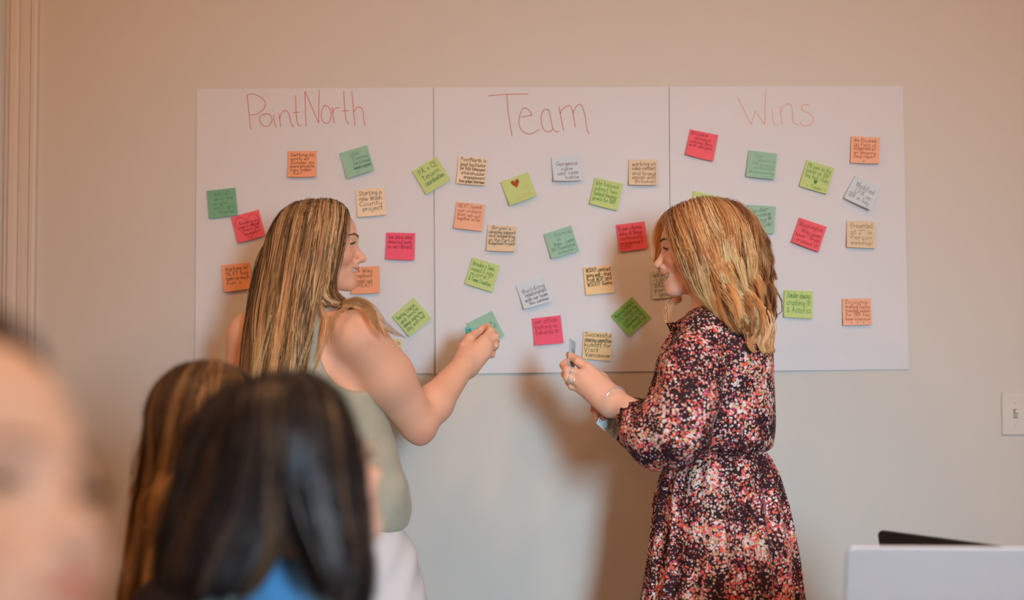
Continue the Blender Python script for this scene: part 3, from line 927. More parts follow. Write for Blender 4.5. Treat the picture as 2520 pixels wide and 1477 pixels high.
class Head:
    """a head in its own axes: x right, y forward, z up, eyes at z = 0"""

    def __init__(self, c, R, s, smile=0.004, mopen=0.004, slit=0.0035, nose=1.0, chin=1.0, top=1.0, mw=.0245):
        self.top = top
        self.mw = mw
        self.c, self.R, self.s = np.asarray(c, float), R, s
        self.smile, self.mopen, self.slit, self.nose, self.chin = smile, mopen, slit, nose, chin

    def w(self, *q):
        return self.c + self.R @ (np.array(q, float) * self.s)

    def local(self, p):
        return (p - self.c) @ self.R / self.s

    def sdf(self, p):
        return near(p, self.c - .135 * self.s, self.c + .135 * self.s, self.sdf0, .05)

    def sdf0(self, p):
        q = self.local(p)
        qa = q.copy()
        qa[:, 0] = np.abs(qa[:, 0])
        sm, mo, no = self.smile, self.mopen, self.nose
        d = ell(q, (0, -.004, .036 - .083 * (1 - self.top) * .6), (.0735, .0955, .083 - .083 * (1 - self.top) * .4))
        d = smin(d, ell(q, (0, .028, -.026), (.0570, .0620, .080)), .030)
        d = smin(d, rc(qa, (.047, .000, -.060), (.014, .068, -.098), .019, .015), .030)
        d = smin(d, ell(q, (0, .0805 + .003 * (self.chin - 1), -.0985), (.0195, .0175, .0165)), .018)
        d = smin(d, ell(qa, (.038 + sm * .2, .056 + sm * .3, -.036 + sm * .5), (.025, .027, .024)), .016)
        d = smin(d, rc(qa, (.010, .0835, .0165), (.044, .064, .0165), .0105, .009), .012)
        d = smax(d, -ell(qa, (.0335, .100, -.003), (.0165, .0150, .0125)), .014)
        d = smin(d, rc(q, (0, .0835, .003), (0, .1035 * no ** .2, -.033), .0065, .0088), .011)
        d = smin(d, ell(q, (0, .1075 + .004 * (no - 1), -.0352), (.0098, .0102, .0090)), .006)
        d = smin(d, ell(qa, (.0115, .0965, -.0410), (.0066, .0085, .0066)), .006)
        d = smax(d, -ell(qa, (.0058, .1005, -.0470), (.0032, .0060, .0034)), .003)
        # lids around the eye
        d = smin(d, ell(qa, (.0312, .0715, -.0015), (.0150, .0142, .0138)), .004)
        d = smax(d, -ell(qa, (.0318, .0880, -.0030), (.0128, .0140, self.slit)), .0015)
        # cheek fold beside a smile
        if sm > .003:
            d = smax(d, -rc(qa, (.0185, .0905, -.0470), (self.mw + .0085, .0745, -.0640), .0022, .0042), .007)
        # mouth
        d = smin(d, ell(q, (0, .0710, -.0640), (.031, .0270, .024)), .018)
        d = smin(d, rc(qa, (.003, .0978, -.0580 + sm * .2), (self.mw + .001, .0845 - (self.mw - .0245) * .9, -.0620 + sm), .0050, .0028), .005)
        d = smin(d, rc(qa, (.000, .0950, -.0740 - mo), (self.mw - .001, .0830 - (self.mw - .0245) * .9, -.0675 - mo * .3 + sm * .7), .0056, .0030), .006)
        # the opening bows upwards towards the corners of a smile
        ww = self.mw
        q2 = q.copy()
        q2[:, 2] -= sm * np.clip(qa[:, 0] / ww, 0, 1.1) ** 2 - .0655 - mo * .5
        cz = .0014 + mo * .75
        kk = (np.abs(q2[:, 0]) / ww) ** 3 + ((q2[:, 1] - .096) / .030) ** 2 + (q2[:, 2] / cz) ** 2
        mc = (np.sqrt(kk) - 1) * cz
        d = smax(d, -mc, .0025)
        # ears
        e = ell(qa, (.0735, -.010, -.008), (.0085, .0180, .0310))
        e = smax(e, -ell(qa, (.0830, -.007, -.005), (.0070, .0105, .0190)), .006)
        d = smin(d, e, .006)
        return d * self.s

    def tint(self, p, base, lip, blush=(0.75, 0.30, 0.24), amt=0.35):
        q = self.local(p)
        qa = q.copy()
        qa[:, 0] = np.abs(qa[:, 0])
        sm, mo = self.smile, self.mopen
        c_ = np.tile(np.array(base, float), (len(p), 1))
        bl = np.exp(-(((qa - [.046, .062, -.038]) / [.020, .03, .018]) ** 2).sum(1)) * amt
        bl = np.maximum(bl, np.exp(-(((qa - [0, .108, -.036]) / [.010, .010, .010]) ** 2).sum(1)) * amt * .5)
        c_ = c_ * (1 - bl[:, None]) + np.array(blush) * bl[:, None]
        du = rc(qa, (.003, .0980, -.0585 + sm * .2), (self.mw + .001, .0845 - (self.mw - .0245) * .9, -.0620 + sm), .0046, .0028)
        dl = rc(qa, (.000, .0950, -.0740 - mo), (self.mw - .001, .0830 - (self.mw - .0245) * .9, -.0675 - mo * .3 + sm * .7), .0054, .0030)
        m = np.clip(1 - np.minimum(du, dl) / .0016, 0, 1) * (q[:, 1] > .07)
        c_ = c_ * (1 - m[:, None]) + np.array(lip) * m[:, None]
        ins = np.clip((.082 - .25 * np.abs(q[:, 0]) - q[:, 1]) / .004, 0, 1) * (np.abs(q[:, 0]) < self.mw) * (np.abs(q[:, 2] + .066 + mo * .5) < .004 + mo) * (q[:, 1] > .055) * (self.mopen > .001)
        c_ = c_ * (1 - ins[:, None]) + np.array([.16, .03, .03]) * ins[:, None]
        nos = np.exp(-(((qa - [.0058, .1005, -.0455]) / [.0035, .006, .003]) ** 2).sum(1)) * .6
        c_ = c_ * (1 - nos[:, None] * .7)
        return c_

    def parts(self, person, iris, brow, lash, sides=(1, -1), teeth=True):
        """eyeballs, brows, lashes and teeth as parts of the person"""
        s = self.s
        for sx in sides:
            # eyeball with iris rings
            c0 = np.array([.0312 * sx, .0705, -.0020])
            V, cols, F = [], [], []
            nr, na = 14, 20
            for i in range(nr + 1):
                t = math.pi * i / nr
                for j in range(na):
                    a = 2 * math.pi * j / na
                    V.append(self.w(*(c0 + .0122 * np.array([math.sin(t) * math.cos(a), math.cos(t), math.sin(t) * math.sin(a)]))))
                    cols.append((.005, .005, .005) if t < .18 else (iris if t < .50 else (.72, .66, .62)))
            for i in range(nr):
                for j in range(na):
                    k_ = (j + 1) % na
                    F.append((i * na + j, i * na + k_, (i + 1) * na + k_, (i + 1) * na + j))
            mesh_obj('eyeball', np.array(V), F, M['eye'], person, True, np.array(cols))
            # upper lashes: a dark curved rim with short hairs
            mb = MB()
            us = np.linspace(-1, 1, 11)
            rim = []
            for u in us:
                x = .0318 + .0130 * u
                zz = -.0030 + self.slit * math.sqrt(max(0, 1 - (u * .98) ** 2)) - .0006 * u
                yy = .0715 + math.sqrt(max(1e-6, 1 - ((x - .0312) / .0150) ** 2 - ((zz + .0015) / .0138) ** 2)) * .0142 + .0006
                rim.append((x * sx, yy, zz))
            mb.tube([self.w(*r_) for r_ in rim], np.array([.0006, .0009, .0010, .0011, .0012, .0012, .0012, .0012, .0012, .0011, .0007]) * s, 5)
            for i in range(26):
                u = -0.75 + 1.75 * i / 25
                a = np.array([np.interp(u, us, [r_[k_] * (sx if k_ == 0 else 1) for r_ in rim]) for k_ in range(3)])
                ln = .0055 + .003 * max(0, u)
                b_ = a + np.array([.35 * u, .85, .15]) * ln
                e_ = a + np.array([.70 * u, 1.05, .75]) * ln
                mb.tube([self.w(v[0] * sx, v[1], v[2]) for v in (a, b_, e_)], np.array([.00045, .00035, .0001]) * s, 4)
            mb.build('eyelashes', lash, person, True)
            # eyebrow
            mb = MB()
            for i in range(120):
                u = random.random()
                x = .012 + .036 * u
                z = .0185 + .0055 * math.sin(u * 2.3) - .004 * u * u + (random.random() - .5) * .0048 * (1 - .6 * u)
                a = self.project(x * sx, z)
                b_ = self.project((x + .006) * sx, z + (.0022 if u < .5 else -.0012))
                mb.tube([a, (a + b_) / 2 + self.R[:, 1] * .0007 * s, b_], np.array([.0005, .00055, .0002]) * s, 4)
            mb.build('eyebrow', brow, person, True)
        if teeth:
            mb = MB()
            mo, sm = self.mopen, self.smile
            for row, z0, hgt in ((0, -.0600 + sm * .15, .0085 + mo * .25), (1, -.0715 - mo * 1.15, .0060)):
                xs = np.array([-.0250, -.0205, -.0150, -.0085, 0.0, .0085, .0150, .0205, .0250]) * self.mw / .0260
                for i in range(8):
                    xa, xb = xs[i], xs[i + 1]
                    ring0, ring1 = [], []
                    for (x, dy) in ((xa + .0003, 0), ((xa + xb) / 2, .0012), (xb - .0003, 0), (xb - .0008, -.004), (xa + .0008, -.004)):
                        y = .0945 - (x / .024) ** 2 * .0115 + dy
                        zb = sm * .8 * (x / .026) ** 2
                        ring0.append(self.w(x, y, z0 + zb))
                        ring1.append(self.w(x * .97, y - .0008, z0 - hgt * (1 if abs(x) > .002 else 1.0) + zb))
                    mb.rings([ring0, ring1])
            mb.build('teeth', M['teeth'], person, True)

    def project(self, x, z, off=.0008):
        """the skin point in front at local x, z"""
        ys = np.linspace(.03, .12, 60)
        pts = np.array([self.w(x, y, z) for y in ys])
        d = self.sdf(pts)
        i = np.argmax(d > 0) if (d > 0).any() else 30
        return self.w(x, ys[i] + off, z)


M['eye'] = attr_mat('eyeball', 0.12, 0.5)
M['teeth'] = plain('tooth_enamel', (0.80, 0.74, 0.66), 0.25, spec=0.5, vary=0.03)
M['lash'] = plain('lash_black', (0.015, 0.010, 0.009), 0.6)
M['brow_brown'] = plain('brow_brown', (0.16, 0.085, 0.045), 0.7)
M['brow_blonde'] = plain('brow_blonde', (0.26, 0.14, 0.07), 0.7)
M['skin'] = attr_mat('skin', 0.52, 0.35, sss=0.12, bump=0.12, bscale=420.0)


# ---------------------------------------------------------------- hair: a shaped volume and locks of strands over it
def resample(pts, n):
    p = catmull(np.asarray(pts, float), 8)
    d = np.r_[0, np.cumsum(np.linalg.norm(np.diff(p, axis=0), axis=1))]
    t = np.linspace(0, d[-1], n)
    return np.stack([np.interp(t, d, p[:, k_]) for k_ in range(3)], 1)


def guide_curves(G, n=19):
    return np.stack([resample([P(*q) for q in g], n) for g in G])


def hair_volume(H, guides, rad, front=(.045, .35), sub=4, k=.02, cap=(.011, .011, .009)):
    """returns the implicit hair mass: a cap on the skull cut at the hairline, and falls along the guides"""
    runs = []
    for g, r in zip(guides, rad):
        segs = []
        pts = g[::sub] if (len(g) - 1) % sub == 0 else np.vstack([g[::sub], g[-1:]])
        for i in range(len(pts) - 1):
            segs.append((pts[i], pts[i + 1], r[min(i, len(r) - 1)] if not np.isscalar(r) else r))
        runs.append((pts, segs))

    def f(p):
        q = H.local(p)
        d = ell(q, (0, -.006, .036 - .083 * (1 - H.top) * .6), (.0735 + cap[0], .0955 + cap[1], .083 - .083 * (1 - H.top) * .4 + cap[2]))
        d = smax(d, q[:, 1] - (front[0] + front[1] * q[:, 2]), .012) * H.s
        for pts, sg in runs:
            lo, hi = boxof(pts, .03)
            m = ((p > lo - .05) & (p < hi + .05)).all(1)
            if not m.any():
                continue
            pm, dm = p[m], d[m]
            for a, b_, r in sg:
                dm = smin(dm, rc(pm, a, b_, r), k)
            d[m] = dm
        return d
    return f


def hair_strands(f, guides, nlocks, per, palette, seed, rad=.0011, lockw=.006, lift=(.0, .006), wave=(0, 0), jitter=.008, urange=None,
                 dark_root=.35, tips=.4, project=True, K=None, weights=None, band=1.0, curl_grow=1.3, clump=.55):
    """locks follow the guides across u; each is a bunch of thin tapering strands; returns verts, faces, colours"""
    r = np.random.default_rng(seed)
    ng, K0 = guides.shape[0], guides.shape[1]
    lo_u, hi_u = urange or (0, ng - 1)
    u = r.uniform(lo_u, hi_u, nlocks) if weights is None else np.interp(r.uniform(0, 1, nlocks), np.linspace(0, 1, len(weights)), weights)
    i0 = np.clip(np.floor(u).astype(int), 0, ng - 2)
    fr = (u - i0)[:, None, None]
    L = guides[i0] * (1 - fr) + guides[i0 + 1] * fr
    # stretch: some locks start lower or end earlier
    t = np.linspace(0, 1, K0)
    for i in range(nlocks):
        a, b_ = r.uniform(0, .04), r.uniform(.86, 1.0)
        tt = a + (b_ - a) * t
        L[i] = np.stack([np.interp(tt, t, L[i][:, k_]) for k_ in range(3)], 1)
    # slow sideways wander
    ph = r.uniform(0, 6.28, (nlocks, 3, 3))
    fq = r.uniform(1.5, 4.5, (nlocks, 3, 3))
    wan = np.sin(t[None, :, None, None] * fq[:, None] + ph[:, None]).sum(3) * jitter / 2.0
    L = L + wan * (t ** .8)[None, :, None]
    Nn = np.zeros_like(L)
    if project:
        p = L.reshape(-1, 3)
        for _ in range(2):
            g = grad(f, p)
            d = f(p)
            off = (r.uniform(lift[0], lift[1], (nlocks, 1)) * (.25 + .75 * np.minimum(1, t * 2))[None]).ravel() if _ == 0 else off
            mv = np.clip(off - d, -.03, .03)
            p = p + g * mv[:, None]
        L = p.reshape(L.shape)
        # smooth the projected locks along their length
        for _ in range(2):
            L[:, 1:-1] = (L[:, :-2] + 2 * L[:, 1:-1] + L[:, 2:]) / 4
        Nn = g.reshape(L.shape)
        L[:, 0] -= Nn[:, 0] * .003
        L[:, 1] -= Nn[:, 1] * .0005
    T = np.gradient(L, axis=1)
    T /= np.linalg.norm(T, axis=2)[..., None] + 1e-12
    if not project:
        Nn = np.zeros_like(L)
        Nn[..., 1] = -1.0
    Bn = np.cross(T, Nn)
    Bn /= np.linalg.norm(Bn, axis=2)[..., None] + 1e-9
    if wave[0]:
        phs = (u * 1.7)[:, None] + r.normal(0, .7, (nlocks, 1))
        frq = wave[1] * r.uniform(.8, 1.2, (nlocks, 1))
        am = wave[0] * r.uniform(.5, 1.3, (nlocks, 1)) * (t ** curl_grow)[None]
        L = L + Bn * (am * np.sin(frq * t[None] * 6.28 + phs))[..., None] + Nn * (am * .7 * (np.cos(frq * t[None] * 6.28 + phs)))[..., None]
    # strands
    Sn = nlocks * per
    li = np.repeat(np.arange(nlocks), per)
    ob = r.normal(0, 1, (Sn, 1))
    on = np.abs(r.normal(0, 1, (Sn, 1))) * .55
    env = (0.75 + .45 * np.sin(np.pi * np.minimum(t * 1.1, 1))) * (1 - clump * t ** 2)
    wv = 1 + .35 * np.sin(t[None] * r.uniform(4, 9, (Sn, 1)) + r.uniform(0, 6.28, (Sn, 1)))
    pts = L[li] + Bn[li] * (ob * env[None] * wv * lockw)[..., None] + Nn[li] * (on * env[None] * lockw)[..., None]
    if K is None:
        K = K0
    Tg = np.gradient(pts, axis=1)
    Tg /= np.linalg.norm(Tg, axis=2)[..., None] + 1e-12
    N2 = Nn[li] - Tg * (Nn[li] * Tg).sum(2)[..., None]
    N2 /= np.linalg.norm(N2, axis=2)[..., None] + 1e-9
    B2 = np.cross(Tg, N2)
    rr = rad * r.uniform(.7, 1.3, (Sn, 1)) * ((1 - .9 * t ** 4) * np.minimum(1, t / .08 + .35))[None]
    # each strand is a narrow ribbon lying on the hair, shaded as if round
    V = np.stack([pts + B2 * rr[..., None], pts - B2 * rr[..., None]], 2)          # S,K,2,3
    Nv = np.stack([N2 + B2 * .14, N2 - B2 * .14], 2).reshape(-1, 3)
    Nv /= np.linalg.norm(Nv, axis=1)[:, None] + 1e-9
    base = (np.arange(Sn)[:, None] * K0 + np.arange(K0 - 1)[None, :]) * 2
    F = np.stack([base, base + 2, base + 3, base + 1], -1).reshape(-1, 4)
    # colours
    pal = np.array(palette, float)
    lock_v = np.clip(.5 + band * .30 * np.sin(u * 5.1 + 1.3) + band * .18 * np.sin(u * 13.7) + r.normal(0, .16, nlocks), 0, .999)
    v = np.clip(lock_v[li] + r.normal(0, .06, Sn), 0, .999) * (len(pal) - 1)
    k0 = np.clip(np.floor(v).astype(int), 0, len(pal) - 2)
    cc = pal[k0] * (1 - (v - k0))[:, None] + pal[k0 + 1] * (v - k0)[:, None]
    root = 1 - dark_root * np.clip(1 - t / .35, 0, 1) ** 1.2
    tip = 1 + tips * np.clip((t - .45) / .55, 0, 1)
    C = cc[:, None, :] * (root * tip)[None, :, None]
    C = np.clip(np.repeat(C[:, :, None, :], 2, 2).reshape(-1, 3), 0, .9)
    return V.reshape(-1, 3), F, C, Nv


def hair_object(person, name, f, lo, hi, h, base_col, strand_sets, mat):
    """base volume and strands in one mesh, a part of the person"""
    Vb, Fb = mesh_sdf(f, lo, hi, h)
    Vs, Fs, Cs = [Vb], [Fb], [np.tile(np.array(base_col), (len(Vb), 1))]
    n = len(Vb)
    Ns = [grad(f, Vb)]
    for V, F, C, Nv in strand_sets:
        Ns.append(Nv)
        Vs.append(V)
        Fs.append(F + n)
        Cs.append(C)
        n += len(V)
    o = mesh_obj(name, np.concatenate(Vs), np.concatenate(Fs), mat, person, True, np.concatenate(Cs))
    o.data.normals_split_custom_set_from_vertices(np.concatenate(Ns).astype(np.float32))
    return o


M['hair'] = attr_mat('hair_strands', 0.50, 0.28)
M['hair_dark'] = attr_mat('hair_strands_dark', 0.42, 0.40)


def ring_part(person, name, c, axis, r, tr, mat, stone=None):
    ax = np.asarray(axis, float)
    ax /= np.linalg.norm(ax)
    u = np.cross(ax, [0, 0, 1.0] if abs(ax[2]) < .9 else [1.0, 0, 0])
    u /= np.linalg.norm(u)
    v = np.cross(ax, u)
    A = np.linspace(0, 2 * math.pi, 24, endpoint=False)
    rings = []
    for a in A:
        rad = math.cos(a) * u + math.sin(a) * v
        rings.append([np.asarray(c) + rad * (r + tr * .6 * math.cos(b_)) + ax * tr * math.sin(b_) for b_ in np.linspace(0, 2 * math.pi, 8, endpoint=False)])
    mb = MB()
    n = len(rings)
    mb.rings(rings + [rings[0]], cap=False)
    o = mb.build(name, mat, person, True)
    if stone is not None:
        d = np.asarray(stone, float)
        d /= np.linalg.norm(d)
        cc = np.asarray(c) + d * (r + tr)
        q = MB()
        s_ = tr * 1.7
        top = [cc + s_ * (math.cos(a) * np.cross(d, ax) + math.sin(a) * ax) for a in np.linspace(0, 2 * math.pi, 8, endpoint=False)]
        q.rings([[p - d * s_ for p in [cc + (t - cc) * .35 for t in top]], top, [cc + (t - cc) * .6 + d * s_ * .45 for t in top]])
        q.build('stone', M['teeth'], o)
    return o
# ---------------------------------------------------------------- the woman in the olive top
def bounds(pts, pad):
    pts = np.array(pts)
    return pts.min(0) - pad, pts.max(0) + pad


SKIN_L = seen(222, 149, 115)
a_ = math.radians(5)
fw = np.array([math.cos(a_), math.sin(a_), -.04])
R_l = frame(fw, (0.02, 0, 1))
s_l = .935
gl = P(881, 584, -.472)
HL = Head(gl - R_l @ (np.array([0, .0965, .018]) * s_l), R_l, s_l, smile=.008, mopen=.0085, mw=.027, slit=.0026, nose=1.25, top=.80)

lw = {}
lw['shR'] = P(885, 832, -.575)
lw['shL'] = P(616, 832, -.43)
lw['elb'] = P(1030, 1042, -.46)
lw['wri'] = P(1147, 892, -.30)
lw['nk0'] = HL.w(0, -.020, -.075)
lw['nk1'] = P(762, 790, -.50)
# torso rows: z, cx, cy, ax, ay
def zrow(px, py, y, ax, ay):
    q = P(px, py, y)
    return (q[2], q[0], q[1], ax, ay)


LT = [zrow(765, 800, -.50, .095, .085), zrow(752, 860, -.50, .132, .108), zrow(755, 960, -.50, .134, .114), zrow(785, 1060, -.49, .125, .104), zrow(810, 1160, -.48, .122, .100),
      zrow(835, 1260, -.47, .118, .098), zrow(852, 1360, -.47, .130, .105), zrow(858, 1460, -.47, .135, .105)]
Hh = -.262   # depth of the hand


def finger(pts):
    return [P(*q) for q in pts]


LF = {  # fingers: points px, py, depth and radii
    'index': (finger([(1190, 838, -.285), (1208, 814, -.262), (1200, 805, -.240), (1184, 808, -.236)]), (.0115, .0092, .0086, .0072)),
    'middle': (finger([(1198, 846, -.285), (1219, 830, -.262), (1216, 822, -.238), (1198, 818, -.232)]), (.0112, .0094, .0088, .0070)),
    'ring': (finger([(1198, 858, -.285), (1219, 850, -.265), (1220, 843, -.240), (1203, 838, -.230)]), (.0110, .0090, .0084, .0070)),
    'little': (finger([(1195, 872, -.288), (1210, 873, -.272), (1212, 866, -.250), (1198, 860, -.240)]), (.0100, .0080, .0074, .0062)),
    'thumb': (finger([(1146, 856, -.285), (1156, 834, -.268), (1170, 822, -.246), (1184, 815, -.232)]), (.0175, .0140, .0108, .0080)),
}


def lw_arm(p):
    el, wr = lw['elb'], lw['wri']
    m1 = lw['shR'] * .55 + el * .45
    arm = rc(p, lw['shR'], m1, .060, .0585)
    arm = smin(arm, rc(p, m1, el, .0585, .0445), .03)
    m2 = el * .68 + wr * .32
    fo = rc(p, el, m2, .0430, .0430)
    fo = smin(fo, rc(p, m2, wr, .0430, .0275), .02)
    arm = smin(arm, fo, .012)
    arm = smin(arm, rc(p, el + V3(.006, -.004, -.030), el + V3(.014, .0, -.022), .018, .016), .02)
    # left arm hanging in front of her
    el2 = lw['shL'] + V3(-.03, .06, -.27)
    arm = smin(arm, rc(p, lw['shL'], el2, .055, .042), .03)
    return smin(arm, rc(p, el2, el2 + V3(.12, .13, .08), .040, .028), .015)


def lw_hand(p):
    wr = lw['wri']
    h = rc(p, wr, LF['index'][0][0], .0280, .0135)
    for k_ in ('middle', 'ring', 'little'):
        h = smin(h, rc(p, wr + (LF[k_][0][0] - LF['index'][0][0]) * .35, LF[k_][0][0], .0260, .0125), .014)
    h = smin(h, rc(p, wr, LF['thumb'][0][0], .0265, .0185), .014)
    for k_, (pts, rad) in LF.items():
        h = smin(h, chain(p, pts, rad, .004), .005)
    return h


def lw_torso(p):
    t = gtube(p, LT)
    t = smin(t, rc(p, lw['nk1'], lw['shR'] + V3(-.015, 0, .012), .055, .050), .03)
    return smin(t, rc(p, lw['nk1'], lw['shL'] + V3(.015, 0, .012), .055, .050), .03)


HB_L = boxof([q for v in LF.values() for q in v[0]] + [lw['wri']], .03)


def lw_skin(p):
    d = HL.sdf(p)
    d = smin(d, rc(p, lw['nk0'], lw['nk1'], .050, .060), .030)
    d = smin(d, lw_torso(p), .03)
    d = smin(d, lw_arm(p), .028)
    return smin(d, near(p, HB_L[0], HB_L[1], lw_hand), .014)


t0_ = __import__('time').time()
wl = np.vstack([v[0] for v in LF.values()])
hlo, hhi = bounds(np.vstack([wl, lw['wri'][None]]), .034)
big = (np.array([P(600, 700, -.6)[0] - .12, -.78, .60]), np.array([hhi[0] + .01, hhi[1] + .01, HL.w(0, 0, .14)[2]]))
head_box = (HL.c - V3(.135, .135, .135), HL.c + V3(.135, .135, .135))
V_, F_ = tiles(lw_skin, big, .0055, [(head_box[0], head_box[1], .0020), (hlo, hhi, .0017)])
woman_l = empty('person', (HL.c[0] + .05, -.48, 0))
tag(woman_l, 'woman in a sleeveless olive top with long straight blonde hair, reaching to the sheets', 'person')
c_ = HL.tint(V_, SKIN_L, seen(196, 96, 84), blush=seen(224, 120, 96), amt=.45)
# elbow a little redder
e_ = np.exp(-(np.linalg.norm(V_ - (lw['elb'] + V3(.01, -.03, -.035)), axis=1) / .03) ** 2)[:, None] * .35
c_ = c_ * (1 - e_) + np.array(seen(212, 112, 88)) * e_
mesh_obj('body', V_, F_, M['skin'], woman_l, True, c_)
HL.parts(woman_l, (.10, .16, .20), M['brow_blonde'], M['lash'])
print('lw body', len(V_), __import__('time').time() - t0_)

# --- olive sleeveless top
def fold(p, seed, amp, fx=26.0, fz=7.0, tilt=.5):
    q = np.c_[p[:, 0] * fx + p[:, 2] * fx * tilt, p[:, 1] * fx * .9, p[:, 2] * fz]
    return amp * wob(q, 1.0, seed)


LC = [zrow(762, 742, -.50, .070, .068), zrow(765, 800, -.50, .104, .096), zrow(752, 860, -.50, .146, .122), zrow(772, 960, -.50, .150, .134), zrow(800, 1060, -.49, .155, .128), zrow(815, 1130, -.48, .163, .128),
      zrow(828, 1200, -.475, .172, .134), zrow(832, 1240, -.47, .174, .138), zrow(836, 1285, -.47, .160, .134), zrow(838, 1308, -.47, .150, .128)]
arm_c = lw['shR'] + V3(.006, -.02, -.006)


def lw_top(p):
    d = gtube(p, LC)
    d = smin(d, rc(p, lw['nk1'], lw['shR'] + V3(-.015, 0, .012), .062, .057), .03)
    d = smin(d, rc(p, lw['nk1'], lw['shL'] + V3(.015, 0, .012), .062, .057), .03)
    z = p[:, 2]
    low = np.clip((1.22 - z) / .35, 0, 1)
    d = d + fold(p, 11, .0070, 26, 7, .8) * (.2 + low) + fold(p, 12, .0032, 60, 12, -.5) * (.3 + low)
    d = smax(d, -ell(p, arm_c, (.094, .150, .116)), .006)
    d = smax(d, -ell(p, lw['shL'] + V3(-.035, .03, -.01), (.085, .13, .12)), .006)
    return d


V_, F_ = mesh_sdf(lw_top, (P(590, 900, -.5)[0] - .10, -.70, P(0, 1330, -.47)[2] - .02), (P(1030, 900, -.5)[0], -.28, P(0, 720, -.5)[2]), .0042)
M['olive'] = plain('olive_crepe', seen(160, 147, 122), 0.75, spec=0.15, vary=0.04, vscale=30, bump=0.15, bscale=500, sheen=.2)
mesh_obj('sleeveless_top', V_, F_, M['olive'], woman_l, True)

# --- pale trousers and shoes
LP = [zrow(838, 1275, -.47, .128, .112), zrow(846, 1310, -.47, .140, .122), zrow(856, 1380, -.47, .162, .132), zrow(862, 1477, -.47, .172, .135), zrow(862, 1560, -.47, .165, .125)]
hipz = LP[-1][0]
legs = []
for sx, yy in ((.085, -.50), (-.085, -.44)):
    hx = LP[-1][1]
    legs.append([V3(hx + sx, yy, hipz + .05), V3(hx + sx * .95, yy + .01, .48), V3(hx + sx * .95, yy - .01, .09)])


def lw_trousers(p):
    d = gtube(p, LP)
    for L_ in legs:
        d = smin(d, chain(p, L_, (.088, .066, .056), .03), .03)
    d = d + fold(p, 21, .0040, 34, 22, -.6)
    return smax(d, .075 - p[:, 2], .004)


V_, F_ = mesh_sdf(lw_trousers, (hx - .22, -.66, .05), (hx + .22, -.28, LP[0][0] + .03), .0055)
M['pale_cotton'] = plain('pale_cotton', seen(198, 182, 172), 0.8, spec=0.15, vary=0.03, vscale=14, bump=0.12, bscale=600)
mesh_obj('trousers', V_, F_, M['pale_cotton'], woman_l, True)
M['shoe'] = plain('tan_leather', (.28, .16, .09), .5, vary=.1)
for L_ in legs:
    a = L_[2]
    V_, F_ = mesh_sdf(lambda p: smax(smin(ell(p, (a[0] + .01, a[1] + .06, .035), (.043, .115, .035)), rc(p, (a[0], a[1], .045), (a[0], a[1], .085), .036, .036), .03), .003 - p[:, 2], .004),
                      (a[0] - .07, a[1] - .07, -.01), (a[0] + .08, a[1] + .20, .12), .006)
    mesh_obj('shoe', V_, F_, M['shoe'], woman_l, True)

# --- rings
ring_part(woman_l, 'ring', P(1221, 838, -.262), LF['middle'][0][1] - LF['middle'][0][0], .0098, .0016, M['gold'])
ring_part(woman_l, 'ring', P(1217, 853, -.267), LF['ring'][0][1] - LF['ring'][0][0], .0096, .0016, M['gold'], (.2, -1, .2))

# --- long straight hair with a middle parting
GLW = [
    [(846, 505, -.48), (846, 530, -.525), (843, 570, -.548), (836, 620, -.556), (827, 670, -.560), (824, 705, -.57), (838, 736, -.585), (868, 750, -.605), (905, 750, -.625), (930, 772, -.635)],
    [(830, 496, -.48), (832, 530, -.535), (826, 580, -.56), (816, 640, -.57), (806, 690, -.578), (800, 722, -.585), (812, 745, -.60), (845, 757, -.62), (870, 758, -.63)],
    [(812, 490, -.48), (812, 530, -.54), (806, 590, -.565), (795, 650, -.575), (780, 700, -.585), (775, 735, -.60), (785, 752, -.615), (815, 760, -.62)],
    [(795, 488, -.48), (792, 530, -.54), (784, 600, -.567), (770, 670, -.585), (752, 740, -.605), (742, 800, -.63), (738, 850, -.645), (728, 920, -.65), (720, 980, -.65)],
    [(778, 487, -.48), (770, 530, -.537), (758, 600, -.562), (745, 680, -.585), (730, 760, -.61), (718, 840, -.645), (705, 920, -.66), (698, 990, -.665)],
    [(758, 487, -.48), (745, 530, -.53), (730, 600, -.555), (714, 690, -.58), (698, 780, -.605), (686, 860, -.645), (676, 930, -.66), (672, 1000, -.665)],
    [(735, 489, -.48), (718, 535, -.52), (700, 600, -.54), (684, 690, -.565), (668, 780, -.600), (656, 860, -.635), (648, 930, -.645), (645, 1000, -.65)],
    [(712, 496, -.48), (690, 540, -.50), (672, 600, -.52), (658, 690, -.535), (643, 780, -.575), (630, 860, -.615), (622, 930, -.63), (618, 1000, -.635)],
    [(700, 503, -.478), (672, 550, -.483), (655, 610, -.488), (640, 700, -.495), (624, 790, -.540), (611, 870, -.585), (603, 940, -.60), (600, 1000, -.605)],
    [(712, 496, -.475), (690, 540, -.445), (668, 610, -.435), (650, 700, -.435), (634, 790, -.445), (622, 870, -.455), (614, 940, -.465), (610, 1000, -.475)],
    [(758, 487, -.475), (740, 530, -.42), (715, 610, -.395), (700, 700, -.388), (680, 790, -.395), (670, 870, -.405), (660, 950, -.415)],
    [(812, 490, -.475), (806, 530, -.425), (790, 600, -.40), (770, 680, -.392), (760, 750, -.40), (740, 820, -.41)],
    [(840, 505, -.475), (838, 530, -.435), (825, 580, -.415), (810, 650, -.405), (800, 720, -.405), (795, 780, -.41)]]
for k_ in range(3, 10):
    x_, y_, d_ = GLW[k_][-1]
    GLW[k_].append((x_ - 5, 1100, d_))
for k_ in range(8):
    x_, y_, d_ = GLW[k_][0]
    GLW[k_].insert(0, (x_ - 2, y_ + 6, d_ + .028))
GLW = guide_curves(GLW)
inw = np.array([HL.w(0, -.02, .0)])
GV = GLW.copy()
